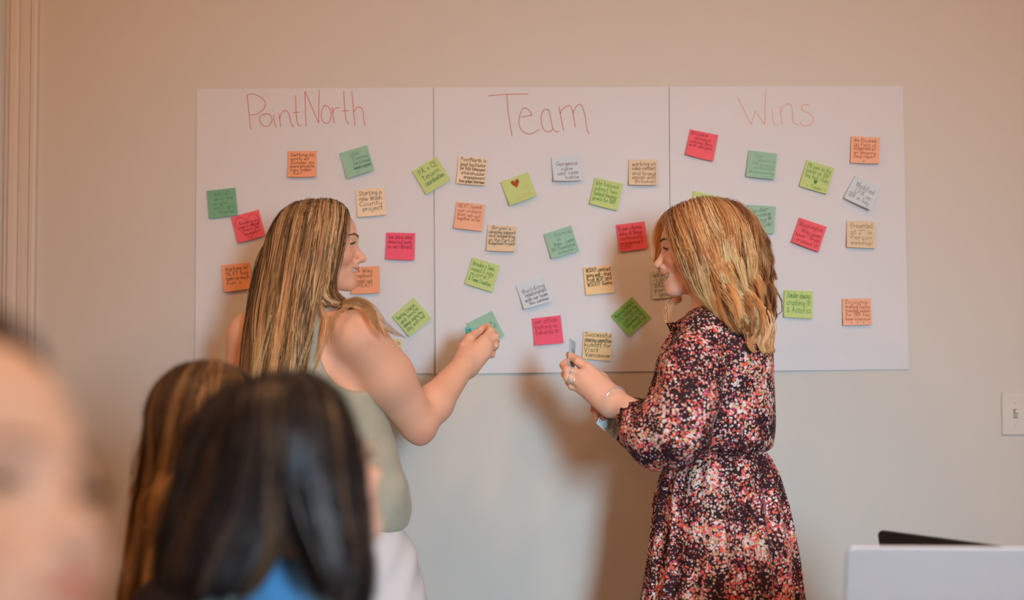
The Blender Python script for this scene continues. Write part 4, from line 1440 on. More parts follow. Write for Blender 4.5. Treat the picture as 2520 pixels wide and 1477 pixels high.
GV[:, :, 1] += np.where(GV[:, :, 1] < -.478, .016, -.010)
GV[4:10, :, 0] += .008
GV[:3, :, 0] -= .010
GV = np.stack([resample(g[4:16], 19) for g in GV])
rads = [.008, .011, .014, .016, .018, .020, .020, .020, .020, .020, .02, .02, .014]
f_lh = hair_volume(HL, GV, rads, front=(.040, .36), cap=(.010, .010, .004))
PAL_L = [seen(62, 42, 26), seen(104, 72, 42), seen(146, 102, 62), seen(180, 126, 78), seen(202, 148, 98), seen(214, 164, 116)]
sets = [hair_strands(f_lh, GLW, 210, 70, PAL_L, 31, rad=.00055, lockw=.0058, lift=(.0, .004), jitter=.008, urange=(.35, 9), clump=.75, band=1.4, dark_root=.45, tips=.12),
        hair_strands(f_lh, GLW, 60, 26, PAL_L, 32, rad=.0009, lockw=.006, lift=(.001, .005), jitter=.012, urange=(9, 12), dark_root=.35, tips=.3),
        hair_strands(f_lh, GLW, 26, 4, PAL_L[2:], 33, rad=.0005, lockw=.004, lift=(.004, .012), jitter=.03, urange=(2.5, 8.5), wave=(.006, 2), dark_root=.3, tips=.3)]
# wisps over the shoulder
wisp = guide_curves([[(850, 745, -.61), (885, 742, -.64), (915, 756, -.66), (938, 790, -.66), (962, 812, -.64), (985, 828, -.62)],
                     [(840, 752, -.62), (880, 750, -.65), (910, 765, -.668), (925, 800, -.675), (945, 840, -.665)],
                     [(860, 752, -.63), (830, 775, -.65), (815, 810, -.655), (812, 850, -.66)],
                     [(790, 750, -.62), (800, 790, -.64), (790, 850, -.65), (768, 920, -.655)]])
for k_ in range(4):
    sets.append(hair_strands(f_lh, wisp[[k_, k_]] + np.array([0, 0, .004]) * np.arange(2)[:, None, None], (4, 4, 2, 2)[k_], 12, PAL_L[2:5], 40 + k_, rad=.0005, lockw=.0035, jitter=.012, project=False, dark_root=0, tips=.1))
allp = GLW.reshape(-1, 3)
lo_, hi_ = bounds(allp, .04)
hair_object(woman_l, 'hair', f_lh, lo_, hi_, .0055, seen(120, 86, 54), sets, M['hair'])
print('lw all', __import__('time').time() - t0_)
# ---------------------------------------------------------------- the woman in the floral dress
SKIN_R = seen(220, 150, 118)
a_ = math.radians(7)
fw = np.array([-math.cos(a_), math.sin(a_), -.10])
R_r = frame(fw, (0.0, 0, 1))
s_r = .955
gl = P(1626, 597, -.475)
HR = Head(gl - R_r @ (np.array([0, .0965, .018]) * s_r), R_r, s_r, smile=.010, mopen=.0085, mw=.029, slit=.0024, nose=1.2, top=.80)

rw = {}
rw['shL'] = P(1722, 842, -.60)
rw['shR'] = P(1700, 842, -.40)
rw['nk0'] = HR.w(0, -.022, -.070)
rw['nk1'] = P(1762, 800, -.50)
rw['elb'] = P(1655, 1075, -.655)
rw['wri'] = P(1508, 984, -.525)
rw['elb2'] = P(1625, 1070, -.34)
rw['wri2'] = P(1525, 1022, -.425)
RF = {
    'index': (finger([(1447, 908, -.488), (1423, 890, -.476), (1409, 879, -.455), (1400, 873, -.443)]), (.0118, .0098, .0088, .0074)),
    'middle': (finger([(1433, 923, -.503), (1396, 912, -.492), (1387, 899, -.466), (1396, 889, -.445)]), (.0115, .0098, .0090, .0074)),
    'ring': (finger([(1428, 941, -.503), (1397, 931, -.497), (1390, 921, -.470), (1399, 911, -.450)]), (.0112, .0094, .0086, .0072)),
    'little': (finger([(1430, 957, -.495), (1407, 951, -.490), (1400, 942, -.470), (1405, 932, -.452)]), (.0102, .0082, .0076, .0064)),
    'thumb': (finger([(1478, 935, -.470), (1440, 905, -.443), (1420, 888, -.430), (1406, 878, -.428)]), (.0165, .0135, .0110, .0084)),
}
RF2 = {   # fingers of the far hand that hold the lower note
    'index': (finger([(1500, 1003, -.445), (1478, 992, -.462), (1464, 999, -.470), (1460, 1010, -.468)]), (.0112, .0095, .0085, .0070)),
    'middle': (finger([(1500, 1012, -.445), (1480, 1006, -.466), (1469, 1016, -.474), (1466, 1028, -.470)]), (.0112, .0092, .0084, .0070)),
    'ring': (finger([(1503, 1024, -.440), (1486, 1020, -.460), (1477, 1030, -.465), (1476, 1040, -.460)]), (.0105, .0088, .0080, .0066)),
    'thumb': (finger([(1512, 1012, -.455), (1500, 1012, -.475), (1492, 1018, -.484), (1486, 1026, -.486)]), (.0140, .0115, .0100, .0080)),
}
RT = [zrow(1768, 800, -.50, .070, .080), zrow(1778, 850, -.50, .095, .128), zrow(1785, 950, -.50, .096, .122), zrow(1783, 1050, -.50, .088, .108), zrow(1775, 1110, -.50, .080, .098),
      zrow(1772, 1230, -.50, .125, .140), zrow(1776, 1400, -.50, .135, .150)]


def rw_hand(p):
    wr = rw['wri']
    h = rc(p, wr, RF['index'][0][0], .0255, .0140)
    for k_ in ('middle', 'ring', 'little'):
        h = smin(h, rc(p, wr + (RF[k_][0][0] - RF['index'][0][0]) * .35, RF[k_][0][0], .0245, .0128), .014)
    h = smin(h, rc(p, wr, RF['thumb'][0][0], .0250, .0185), .014)
    for k_, (pts, rad) in RF.items():
        h = smin(h, chain(p, pts, rad, .004), .005)
    return smin(h, rc(p, rw['wri'], rw['elb'], .0255, .038), .014)


def rw_hand2(p):
    wr = rw['wri2']
    h = rc(p, wr, rw['elb2'], .026, .040)
    for k_, (pts, rad) in RF2.items():
        h = smin(h, rc(p, wr, pts[0], .022, rad[0]), .012)
    for k_, (pts, rad) in RF2.items():
        h = smin(h, chain(p, pts, rad, .004), .005)
    return h


HB_R = boxof([q for v in RF.values() for q in v[0]] + [rw['wri'], rw['elb']], .04)
HB_R2 = boxof([q for v in RF2.values() for q in v[0]] + [rw['wri2'], rw['elb2']], .04)


def rw_skin(p):
    d = HR.sdf(p)
    d = smin(d, rc(p, rw['nk0'], rw['nk1'], .046, .056), .030)
    t = gtube(p, RT)
    for sh, el in (('shL', 'elb'), ('shR', 'elb2')):
        t = smin(t, rc(p, rw['nk1'], rw[sh], .050, .042), .03)
        t = smin(t, rc(p, rw[sh], rw[el], .048, .040), .02)
    d = smin(d, t, .03)
    d = smin(d, near(p, HB_R[0], HB_R[1], rw_hand), .014)
    return smin(d, near(p, HB_R2[0], HB_R2[1], rw_hand2), .010)


fb = boxof([q for v in RF.values() for q in v[0]] + [rw['wri']], .033)
fb2 = boxof([q for v in RF2.values() for q in v[0]], .02)
big = (np.array([fb[0][0] - .01, -.75, .62]), np.array([P(1920, 900, -.5)[0], -.28, HR.w(0, 0, .14)[2]]))
V_, F_ = tiles(rw_skin, big, .0060, [(HR.c - .132, HR.c + .132, .0020), (fb[0], fb[1], .0017), (fb2[0], fb2[1], .0022)])
woman_r = empty('person', (HR.c[0] + .03, -.50, 0))
tag(woman_r, 'laughing woman with wavy golden hair in a floral long-sleeved dress', 'person')
c_ = HR.tint(V_, SKIN_R, seen(190, 92, 84), blush=seen(214, 112, 88), amt=.55)
nails = np.zeros(len(V_))
for k_, (pts, rad) in RF2.items():
    nails = np.maximum(nails, np.clip(1.6 - np.linalg.norm(V_ - pts[-1], axis=1) / .008, 0, 1))
c_ = c_ * (1 - nails[:, None]) + np.array(seen(200, 84, 52)) * nails[:, None]
mesh_obj('body', V_, F_, M['skin'], woman_r, True, c_)
HR.parts(woman_r, (.10, .13, .14), M['brow_brown'], M['lash'])

# --- floral fabric
fm, nt, b = new_mat('floral_crepe')
b.inputs['Roughness'].default_value = .72
b.inputs['Specular IOR Level'].default_value = .2


def node(t, **kw):
    n = nt.nodes.new(t)
    for k_, v_ in kw.items():
        setattr(n, k_, v_)
    return n


def math_n(op, a, b_=None):
    n = node('ShaderNodeMath', operation=op)
    for i, v_ in enumerate((a, b_)):
        if v_ is None:
            continue
        if isinstance(v_, (int, float)):
            n.inputs[i].default_value = v_
        else:
            nt.links.new(v_, n.inputs[i])
    return n.outputs[0]


tc = node('ShaderNodeTexCoord')
nz = node('ShaderNodeTexNoise')
nz.inputs['Scale'].default_value = 150
nt.links.new(tc.outputs['Object'], nz.inputs['Vector'])
vm = node('ShaderNodeVectorMath', operation='MULTIPLY_ADD')
nt.links.new(nz.outputs['Color'], vm.inputs[0])
vm.inputs[1].default_value = (.004, .004, .004)
nt.links.new(tc.outputs['Object'], vm.inputs[2])
cl = node('ShaderNodeTexNoise')
cl.inputs['Scale'].default_value = 12.0
cl.inputs['Detail'].default_value = 1.5
nt.links.new(tc.outputs['Object'], cl.inputs['Vector'])


def flower_layer(scale, size, sizevar):
    v = node('ShaderNodeTexVoronoi')
    v.inputs['Scale'].default_value = scale
    v.inputs['Randomness'].default_value = .9
    nt.links.new(vm.outputs[0], v.inputs['Vector'])
    sep = node('ShaderNodeSeparateColor')
    nt.links.new(v.outputs['Color'], sep.inputs[0])
    rad = math_n('ADD', math_n('MULTIPLY', sep.outputs[0], sizevar), size)
    edge = math_n('SUBTRACT', math_n('ADD', rad, dens), v.outputs['Distance'])
    mask = node('ShaderNodeMapRange')
    mask.inputs['From Min'].default_value = 0.0
    mask.inputs['From Max'].default_value = .07
    nt.links.new(edge, mask.inputs['Value'])
    cen = node('ShaderNodeMapRange')
    cen.inputs['From Min'].default_value = .12
    cen.inputs['From Max'].default_value = .20
    nt.links.new(v.outputs['Distance'], cen.inputs['Value'])
    return v, sep, mask.outputs[0], cen.outputs[0]


def ramp(stops, fac):
    r = node('ShaderNodeValToRGB')
    r.color_ramp.interpolation = 'CONSTANT'
    els = r.color_ramp.elements
    while len(els) > 1:
        els.remove(els[-1])
    els[0].position = stops[0][0]
    els[0].color = (*stops[0][1], 1)
    for p_, c__ in stops[1:]:
        e = els.new(p_)
        e.color = (*c__, 1)
    nt.links.new(fac, r.inputs[0])
    return r.outputs[0]


def mix(fac, a, b_):
    m = node('ShaderNodeMix', data_type='RGBA')
    for s_, v_ in ((0, fac), (6, a), (7, b_)):
        if isinstance(v_, tuple):
            m.inputs[s_].default_value = (*v_, 1)
        else:
            nt.links.new(v_, m.inputs[s_])
    return m.outputs[2]


BASE = seen(44, 22, 24)
dn = node('ShaderNodeTexNoise')
dn.inputs['Scale'].default_value = 17.0
dn.inputs['Detail'].default_value = 1.0
nt.links.new(tc.outputs['Object'], dn.inputs['Vector'])
dens = math_n('MULTIPLY', math_n('SUBTRACT', dn.outputs['Fac'], .49), .9)
v1, s1, m1, c1 = flower_layer(116, .33, .16)
v2, s2, m2, c2 = flower_layer(185, .27, .22)
STOPS = [(0.0, seen(206, 176, 160)), (.27, seen(190, 140, 98)), (.325, seen(206, 166, 152)), (.375, seen(212, 100, 92)), (.415, seen(226, 80, 54)), (.475, seen(212, 178, 162)), (.515, seen(196, 148, 104)),
         (.545, seen(160, 54, 86)), (.575, seen(222, 88, 70)), (.63, seen(214, 184, 170)), (.69, seen(224, 84, 58)), (.75, seen(206, 174, 158))]
k1 = math_n('ADD', math_n('MULTIPLY', cl.outputs['Fac'], .92), math_n('MULTIPLY', math_n('SUBTRACT', s1.outputs[1], .5), .26))
k2 = math_n('ADD', math_n('MULTIPLY', cl.outputs['Fac'], .92), math_n('MULTIPLY', math_n('SUBTRACT', s2.outputs[1], .5), .40))
col1 = ramp(STOPS, k1)
col2 = ramp(STOPS, k2)
col1 = mix(c1, seen(120, 52, 40), col1)
out = mix(m2, BASE, mix(.35, col2, BASE) if False else col2)
out = mix(m1, out, col1)
nt.links.new(out, b.inputs['Base Color'])
M['floral'] = fm

# --- dress: bodice, sleeves and gathered skirt
RB = [zrow(1760, 775, -.50, .062, .074), zrow(1770, 805, -.50, .088, .112), zrow(1782, 850, -.50, .108, .140), zrow(1788, 950, -.50, .108, .134), zrow(1786, 1040, -.50, .112, .130), zrow(1780, 1095, -.50, .112, .128), zrow(1778, 1118, -.50, .108, .125)]
RS = [zrow(1778, 1104, -.50, .108, .124), zrow(1774, 1128, -.50, .113, .128), zrow(1772, 1165, -.50, .130, .138), zrow(1772, 1230, -.50, .145, .150), zrow(1779, 1330, -.50, .159, .162), zrow(1778, 1477, -.50, .182, .182), zrow(1776, 1640, -.50, .205, .200), zrow(1776, 1800, -.50, .222, .215)]
waist_z = P(1778, 1112, -.5)[2]
SLV = ([P(1728, 826, -.585), P(1705, 900, -.625), P(1690, 985, -.655), P(1668, 1065, -.665), P(1622, 1076, -.635), P(1588, 1053, -.59), P(1554, 1019, -.558)], [.056, .064, .066, .066, .064, .053, .034])
SLV2 = ([P(1705, 832, -.42), P(1680, 900, -.38), P(1660, 985, -.35), P(1640, 1060, -.335), P(1600, 1065, -.36), P(1560, 1040, -.39), P(1540, 1026, -.41)], [.050, .056, .056, .060, .060, .048, .032])


def rw_dress(p):
    d = gtube(p, RB)
    d = smin(d, rc(p, rw['nk1'], rw['shL'] + V3(0, .01, .012), .054, .050), .03)
    d = smin(d, rc(p, rw['nk1'], rw['shR'] + V3(0, -.01, .012), .054, .050), .03)
    x, y, z = p[:, 0], p[:, 1], p[:, 2]
    d = d + fold(p, 51, .003, 34, 9, .3) * np.clip((1.45 - z) / .2, 0, 1)
    # gathered skirt
    sk = gtube(p, RS)
    th = np.arctan2((y + .50) * .9, x - P(1776, 1200, -.5)[0])
    low = np.clip((waist_z - z) / .12, 0, 1)
    tw = 1.4 * np.sin(z * 5.0 + 1) + .8 * np.sin(z * 11)
    g = np.sin(th * 17 + tw + 1.6 * np.sin(th * 3)) * .6 + np.sin(th * 29 - tw * 1.3 + 2.0 * np.sin(th * 5 + 1)) * .4
    sk = sk + g * (.0035 + .0065 * low) * np.clip((waist_z + .02 - z) / .03, 0, 1)
    d = smin(d, sk, .010)
    # waist seam pulled in
    d = d + .007 * np.exp(-((z - waist_z) / .009) ** 2)
    for (pts, rad), sd in ((SLV, 61), (SLV2, 62)):
        lo, hi = boxof(pts, .07)

        def sl(q, pts=pts, rad=rad, sd=sd):
            e = chain(q, pts, rad, .035)
            cuff = np.clip(1 - np.linalg.norm(q - pts[-1], axis=1) / .11, 0, 1)
            ax = (pts[-2] - pts[-1]) / np.linalg.norm(pts[-2] - pts[-1])
            u = np.cross(ax, [0, 1, 0])
            u /= np.linalg.norm(u)
            v = np.cross(ax, u)
            an = np.arctan2((q - pts[-1]) @ u, (q - pts[-1]) @ v)
            e = e + .0042 * np.sin(an * 11 + 2 * wob(q * 20, 1, sd)) * cuff + fold(q, sd, .0045, 42, 16, .8)
            # open end at the cuff
            return smax(e, -((q - (pts[-1] - ax * .012)) @ ax), .004)
        d = smin(d, near(p, lo, hi, sl, .06), .012)
    return d


V_, F_ = mesh_sdf(rw_dress, (P(1500, 900, -.55)[0] - .03, -.78, .36), (P(1990, 900, -.5)[0] + .06, -.24, P(0, 752, -.5)[2]), .0048)
mesh_obj('dress', V_, F_, M['floral'], woman_r, True)
# frilled collar
mb = MB()
cc = P(1738, 792, -.50)
rings = []
for a in np.linspace(0, 2 * math.pi, 90, endpoint=False):
    w_ = .0075 * math.sin(a * 15) + .004 * math.sin(a * 23 + 1)
    e = np.array([math.cos(a), math.sin(a), 0])
    rx, ry = .076, .074
    tilt = .22
    base_ = cc + np.array([rx * math.cos(a), ry * math.sin(a), rx * math.cos(a) * tilt])
    up_ = np.array([0, 0, 1.0]) + e * .15
    rings.append([base_ - up_ * .020 + e * .004, base_ + up_ * .002 + e * (.004 + w_ * .5), base_ + up_ * .014 + e * (.004 + w_), base_ + up_ * .014 + e * (.0005 + w_), base_ + up_ * .002 + e * (w_ * .5), base_ - up_ * .020])
mb.rings(rings + [rings[0]], cap=False)
mb.build('frilled_collar', M['floral'], woman_r, True)
# legs and shoes below the hem
for sx, yy in ((-.05, -.56), (.03, -.43)):
    x0 = P(1776, 1200, -.5)[0] + sx
    L_ = [V3(x0, yy, .75), V3(x0, yy, .46), V3(x0 + .01, yy, .08)]
    V_, F_ = mesh_sdf(lambda p: smin(chain(p, L_, (.075, .050, .034), .03), ell(p, (x0 - .03, yy, .05), (.09, .036, .035)), .03), (x0 - .16, yy - .1, -.01), (x0 + .1, yy + .1, .78), .008)
    mesh_obj('leg', V_, F_, plain('skin_plain', SKIN_R, .55, vary=.03) if sx < 0 else bpy.data.materials['skin_plain'], woman_r, True)
    V_, F_ = mesh_sdf(lambda p: smax(smax(ell(p, (x0 - .035, yy, .040), (.115, .042, .048)), p[:, 2] - .05, .01), .003 - p[:, 2], .004), (x0 - .19, yy - .07, -.01), (x0 + .12, yy + .07, .1), .006)
    mesh_obj('shoe', V_, F_, M['black'], woman_r, True)

# --- bangle and rings
ax = rw['wri'] - rw['elb']
ring_part(woman_r, 'bangle', rw['wri'] - ax / np.linalg.norm(ax) * .004, ax + V3(0, 0, .0), .0335, .0028, M['chrome'], (.2, -1, -.1))
ring_part(woman_r, 'ring', P(1407, 916, -.4955), RF['middle'][0][1] - RF['middle'][0][0], .0104, .0026, M['chrome'], (.0, -1, .3))
ring_part(woman_r, 'ring', P(1402, 933, -.4985), RF['ring'][0][1] - RF['ring'][0][0], .0100, .0022, M['chrome'], (.0, -1, .3))
ring_part(woman_r, 'ring', P(1414, 937, -.5005), RF['ring'][0][1] - RF['ring'][0][0], .0104, .0016, M['chrome'])

# --- wavy shoulder-length hair
GRW = [
    [(1650, 520, -.49), (1645, 548, -.53), (1661, 588, -.560), (1683, 625, -.575), (1704, 655, -.58), (1722, 690, -.59), (1745, 730, -.60), (1785, 762, -.625), (1825, 795, -.64), (1850, 830, -.645), (1872, 856, -.645)],
    [(1665, 511, -.49), (1668, 550, -.545), (1690, 600, -.572), (1712, 640, -.585), (1730, 680, -.592), (1748, 715, -.60), (1780, 742, -.625), (1815, 765, -.64), (1842, 800, -.65), (1850, 832, -.65), (1838, 858, -.645)],
    [(1685, 503, -.49), (1695, 550, -.55), (1718, 610, -.578), (1740, 660, -.59), (1762, 700, -.60), (1795, 735, -.62), (1830, 765, -.635), (1858, 800, -.645), (1868, 840, -.645), (1885, 868, -.64)],
    [(1710, 495, -.49), (1725, 545, -.553), (1750, 610, -.578), (1775, 665, -.59), (1800, 710, -.60), (1830, 745, -.615), (1858, 780, -.625), (1880, 820, -.63), (1905, 862, -.625)],
    [(1735, 490, -.49), (1760, 540, -.548), (1788, 610, -.57), (1812, 670, -.58), (1835, 720, -.588), (1856, 760, -.598), (1876, 800, -.605), (1890, 845, -.605)],
    [(1755, 491, -.49), (1795, 540, -.535), (1825, 610, -.552), (1842, 680, -.56), (1858, 735, -.568), (1876, 775, -.575), (1888, 815, -.58), (1896, 850, -.58)],
    [(1775, 496, -.49), (1825, 545, -.515), (1851, 610, -.525), (1860, 680, -.528), (1874, 735, -.535), (1888, 775, -.54), (1896, 815, -.545)],
    [(1790, 502, -.485), (1840, 555, -.488), (1863, 620, -.488), (1869, 690, -.488), (1883, 740, -.49), (1893, 780, -.492), (1898, 815, -.495)],
    [(1775, 496, -.485), (1825, 545, -.458), (1850, 610, -.445), (1858, 680, -.442), (1870, 740, -.442), (1883, 790, -.445)],
    [(1735, 490, -.485), (1770, 540, -.432), (1795, 610, -.412), (1808, 680, -.405), (1822, 740, -.41), (1840, 800, -.415)],
    [(1685, 503, -.485), (1688, 550, -.425), (1700, 610, -.402), (1702, 670, -.40), (1692, 720, -.408), (1670, 760, -.418), (1655, 800, -.425)],
    [(1650, 520, -.485), (1625, 546, -.452), (1613, 574, -.432), (1607, 600, -.425), (1609, 625, -.425), (1616, 646, -.425)]]
for k_ in range(7):
    x_, y_, d_ = GRW[k_][0]
    GRW[k_].insert(0, (x_ + 2, y_ + 6, d_ + .028))
GRW = guide_curves(GRW)
GV = GRW.copy()
GV[:, :, 1] += np.where(GV[:, :, 1] < -.486, .016, -.010)
GV[3:9, :, 0] -= .008
GV[0:2, :, 0] += .012
GV = np.stack([resample(g[4:16], 19) for g in GV[:10]])
rads = [.008, .012, .015, .016, .018, .020, .020, .020, .020, .018, .010]
f_rh = hair_volume(HR, GV, rads, front=(.040, .36), cap=(.010, .010, .004))
PAL_R = [seen(102, 58, 29), seen(148, 90, 47), seen(184, 117, 65), seen(208, 139, 84), seen(222, 156, 103), seen(230, 172, 124)]
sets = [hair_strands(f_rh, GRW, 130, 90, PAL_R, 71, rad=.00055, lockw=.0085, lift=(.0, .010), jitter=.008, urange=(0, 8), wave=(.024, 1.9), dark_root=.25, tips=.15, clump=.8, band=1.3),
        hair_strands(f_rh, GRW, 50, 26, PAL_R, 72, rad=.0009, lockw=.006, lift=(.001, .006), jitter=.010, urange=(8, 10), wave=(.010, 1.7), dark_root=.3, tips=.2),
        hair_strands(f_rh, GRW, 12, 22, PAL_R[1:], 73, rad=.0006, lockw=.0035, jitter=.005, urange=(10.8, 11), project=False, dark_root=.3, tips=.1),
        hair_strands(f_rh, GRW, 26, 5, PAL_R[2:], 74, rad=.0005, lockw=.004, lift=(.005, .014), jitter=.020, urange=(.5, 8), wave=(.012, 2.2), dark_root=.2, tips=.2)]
wisp = guide_curves([[(1680, 730, -.42), (1655, 748, -.42), (1642, 770, -.42), (1644, 792, -.42), (1652, 803, -.425)],
                     [(1675, 735, -.415), (1652, 742, -.415), (1638, 760, -.415), (1636, 780, -.415), (1642, 794, -.415)]])
sets.append(hair_strands(f_rh, wisp, 5, 14, PAL_R[1:4], 75, rad=.0006, lockw=.004, jitter=.006, project=False, dark_root=0, tips=.1))
tipg = guide_curves([[(1840, 740, -.62), (1868, 775, -.63), (1880, 815, -.635), (1872, 845, -.635), (1890, 868, -.63)],
                     [(1870, 760, -.57), (1890, 795, -.575), (1896, 830, -.575), (1900, 852, -.575), (1912, 872, -.57)],
                     [(1800, 750, -.63), (1835, 780, -.645), (1848, 815, -.65), (1846, 842, -.65), (1866, 862, -.645)]])
sets.append(hair_strands(f_rh, tipg, 14, 34, PAL_R[1:5], 76, rad=.0007, lockw=.007, jitter=.008, project=False, dark_root=0, tips=.1))
lo_, hi_ = bounds(GRW.reshape(-1, 3), .04)
hair_object(woman_r, 'hair', f_rh, lo_, hi_, .0055, seen(150, 104, 60), sets, M['hair'])


# ---------------------------------------------------------------- notes held in the hands
def held_note(label, corners, bend, mat, lines, ink, seed, **kw):
    """corners tl, tr, br, bl in the room; bend bows the paper"""
    tl, tr, br, bl = [np.asarray(q, float) for q in corners]
    nrm = np.cross(tr - tl, bl - tl)
    nrm /= -np.linalg.norm(nrm)
    if nrm[1] > 0:
        nrm = -nrm

    def h(u, v):
        return bend * np.sin(np.pi * np.asarray(u)) + 0 * np.asarray(v)

    def place(u, v, hh):
        u, v = np.asarray(u, float)[:, None], np.asarray(v, float)[:, None]
        return (tl * (1 - u) + tr * u) * (1 - v) + (bl * (1 - u) + br * u) * v + np.asarray(hh)[:, None] * nrm
    o = sticky_mesh('sticky_note', place, h, mat)
    tag(o, label, 'sticky note', 'sticky notes held in hands')
    writing(o, place, h, lines, ink, seed, **kw)
    return o


NM['aqua'] = plain('note_aqua', seen(110, 168, 160), .8, spec=.15, vary=.03)
NM['mist'] = plain('note_mist', seen(172, 176, 168), .8, spec=.15, vary=.03)
held_note('aqua note with green scribble held by the hand of the green-top woman', [P(1144, 806, -.262), P(1200, 810, -.222), P(1206, 872, -.205), P(1148, 876, -.236)], -.010, NM['aqua'], ['hi NE', 'we di', 'won'], 'green', 91, box=(.05, .06, .45, .36), pen=.0022)
held_note('pale note seen almost edge-on between the fingers of the woman in the floral dress', [P(1401, 833, -.462), P(1416, 845, -.388), P(1413, 914, -.388), P(1398, 903, -.462)], .004, NM['mist'], ['   the', '  new', 'office'], 'dkgreen', 92, box=(.1, .3, .95, .95), pen=.0016)
held_note('pale green note dangling from the lower hand of the woman in the floral dress', [P(1467, 1042, -.478), P(1481, 1008, -.474), P(1526, 1036, -.470), P(1516, 1087, -.474)], .005, NM['mist'], [' IBR', 'Task AD', 'Contract'], 'black', 93, box=(.08, .10, .95, .95), pen=.0018)
# ---------------------------------------------------------------- seated people in the foreground
def seated(name_label, H, turn, skin, top_mat, hair_fn, sh_half=.185, neck_tilt=-.02, colar=0.0, drop=0.0):
    """a seated figure under the given head; turn = forward direction of the body in plan"""
    f2 = np.array([math.cos(turn), math.sin(turn), 0])
    r2 = np.array([f2[1], -f2[0], 0])
    nb = H.w(0, -.030, -.150)
    nb = nb + f2 * neck_tilt - np.array([0, 0, drop])
    zsh = nb[2] - .045
    c0 = np.array([nb[0], nb[1], 0]) - f2 * .02
    shs = [c0 + r2 * sh_half * s_ + np.array([0, 0, zsh - .03]) for s_ in (1, -1)]
    zs = .47
    pelvis = c0 - f2 * .05 + np.array([0, 0, zs + .12])
    per = empty('person', (c0[0], c0[1], 0))
    tag(per, name_label, 'person')
    elb = [sh + f2 * .10 + np.array([0, 0, -.27]) + r2 * s_ * .04 for sh, s_ in zip(shs, (1, -1))]
    wri = [e + f2 * .22 + np.array([0, 0, .02]) - r2 * s_ * .08 for e, s_ in zip(elb, (1, -1))]

    def skin_f(p):
        d = H.sdf(p)
        d = smin(d, rc(p, H.w(0, -.020, -.070), nb + np.array([0, 0, -.03]), .050 * H.s, .060), .03)
        d = smin(d, rc(p, nb + np.array([0, 0, -.03]), pelvis, .06, .09), .03)
        for e, w_, s_ in zip(elb, wri, (1, -1)):
            d = smin(d, rc(p, e, w_, .040, .027), .02)
            pal = w_ + f2 * .075
            d = smin(d, rc(p, w_, pal, .026, .020), .015)
            for k_ in range(4):
                b0 = pal + r2 * (k_ - 1.5) * .019
                d = smin(d, rc(p, b0, b0 + f2 * (.065 - .008 * abs(k_ - 1.3)) + np.array([0, 0, -.018]), .0095, .0075), .005)
            t0 = w_ + f2 * .03 - r2 * s_ * .022
            d = smin(d, rc(p, t0, t0 + f2 * .05 - r2 * s_ * .02, .012, .009), .008)
        return d
    lo, hi = boxof(elb + wri + [pelvis], .12)
    lo = np.minimum(lo, H.c - .14)
    hi = np.maximum(hi, H.c + .14)
    V, F = tiles(skin_f, (lo, hi + f2 * .10), .009, [(H.c - .132, H.c + .132, .0032)])
    mesh_obj('body', V, F, M['skin'], per, True, H.tint(V, skin, seen(190, 96, 88), blush=seen(220, 126, 104), amt=.4))

    def top_f(p):
        q = np.c_[(p - c0) @ r2, (p - c0) @ f2, p[:, 2]]
        d = gtube(q, [(zsh - .005, 0, 0, .10, .075), (zsh - .05, 0, 0, .175, .10), (zsh - .14, 0, .01, .185, .12), (zsh - .32, 0, 0, .160, .115), (zs + .10, 0, -.03, .185, .145), (zs + .03, 0, -.03, .18, .14)])
        d = smin(d, rc(p, nb + np.array([0, 0, -.045 + colar]), c0 + np.array([0, 0, zsh - .08]), .062, .08), .03)
        for sh, e, w_ in zip(shs, elb, wri):
            d = smin(d, rc(p, nb + np.array([0, 0, -.06]), sh, .050, .058), .04)
            d = smin(d, rc(p, sh, e, .060, .050), .03)
            d = smin(d, rc(p, e, e * .6 + w_ * .4, .050, .046), .02)
        return d + fold(p, 80, .003, 30, 12, .4)
    lo, hi = boxof(shs + elb + [pelvis], .10)
    hi[2] = nb[2] + .03
    V, F = mesh_sdf(top_f, lo - .05, hi + .05, .0085)
    mesh_obj('top', V, F, top_mat, per, True)

    hips = [pelvis + r2 * .09 * s_ + np.array([0, 0, -.03]) for s_ in (1, -1)]
    kn = [h_ + f2 * .42 + r2 * s_ * .03 + np.array([0, 0, -.02]) for h_, s_ in zip(hips, (1, -1))]
    an = [k_ + np.array([0, 0, -.44]) + f2 * .02 for k_ in kn]

    def leg_f(p):
        d = rc(p, hips[0], hips[1], .10, .10)
        for h_, k_, a in zip(hips, kn, an):
            d = smin(d, rc(p, h_, k_, .085, .062), .04)
            d = smin(d, rc(p, k_, a, .060, .045), .02)
        return smax(d, .06 - p[:, 2], .004)
    lo, hi = boxof(hips + kn + an, .12)
    V, F = mesh_sdf(leg_f, lo, hi, .012)
    mesh_obj('trousers', V, F, M['denim'], per, True)
    for a in an:
        V, F = mesh_sdf(lambda p: smax(rc(p, a + np.array([0, 0, -.02]), a + f2 * .13 + np.array([0, 0, -.04]), .048, .040), .004 - p[:, 2], .004), *boxof([a, a + f2 * .13], .09), .010)
        mesh_obj('shoe', V, F, M['black'], per, True)
    hair_fn(per)
    # the chair under the person
    ch = empty('chair', (c0[0], c0[1], 0))
    sc = c0 - f2 * .02 + f2 * .10
    zt = hips[0][2] - .10

    def obox(cen, hx, hy, hz, name, bev=.01):
        mb = MB().box((-hx, -hy, -hz), (hx, hy, hz), bev)
        W = np.concatenate(mb.V)
        W = cen + W[:, :1] * r2 + W[:, 1:2] * f2 + W[:, 2:] * np.array([0, 0, 1.0])
        mesh_obj(name, W, mb.F, M['black'], ch)
    obox(sc + np.array([0, 0, zt - .03]), .22, .22, .028, 'seat')
    obox(sc - f2 * .27 + np.array([0, 0, zt + .18]), .20, .014, .10, 'backrest')
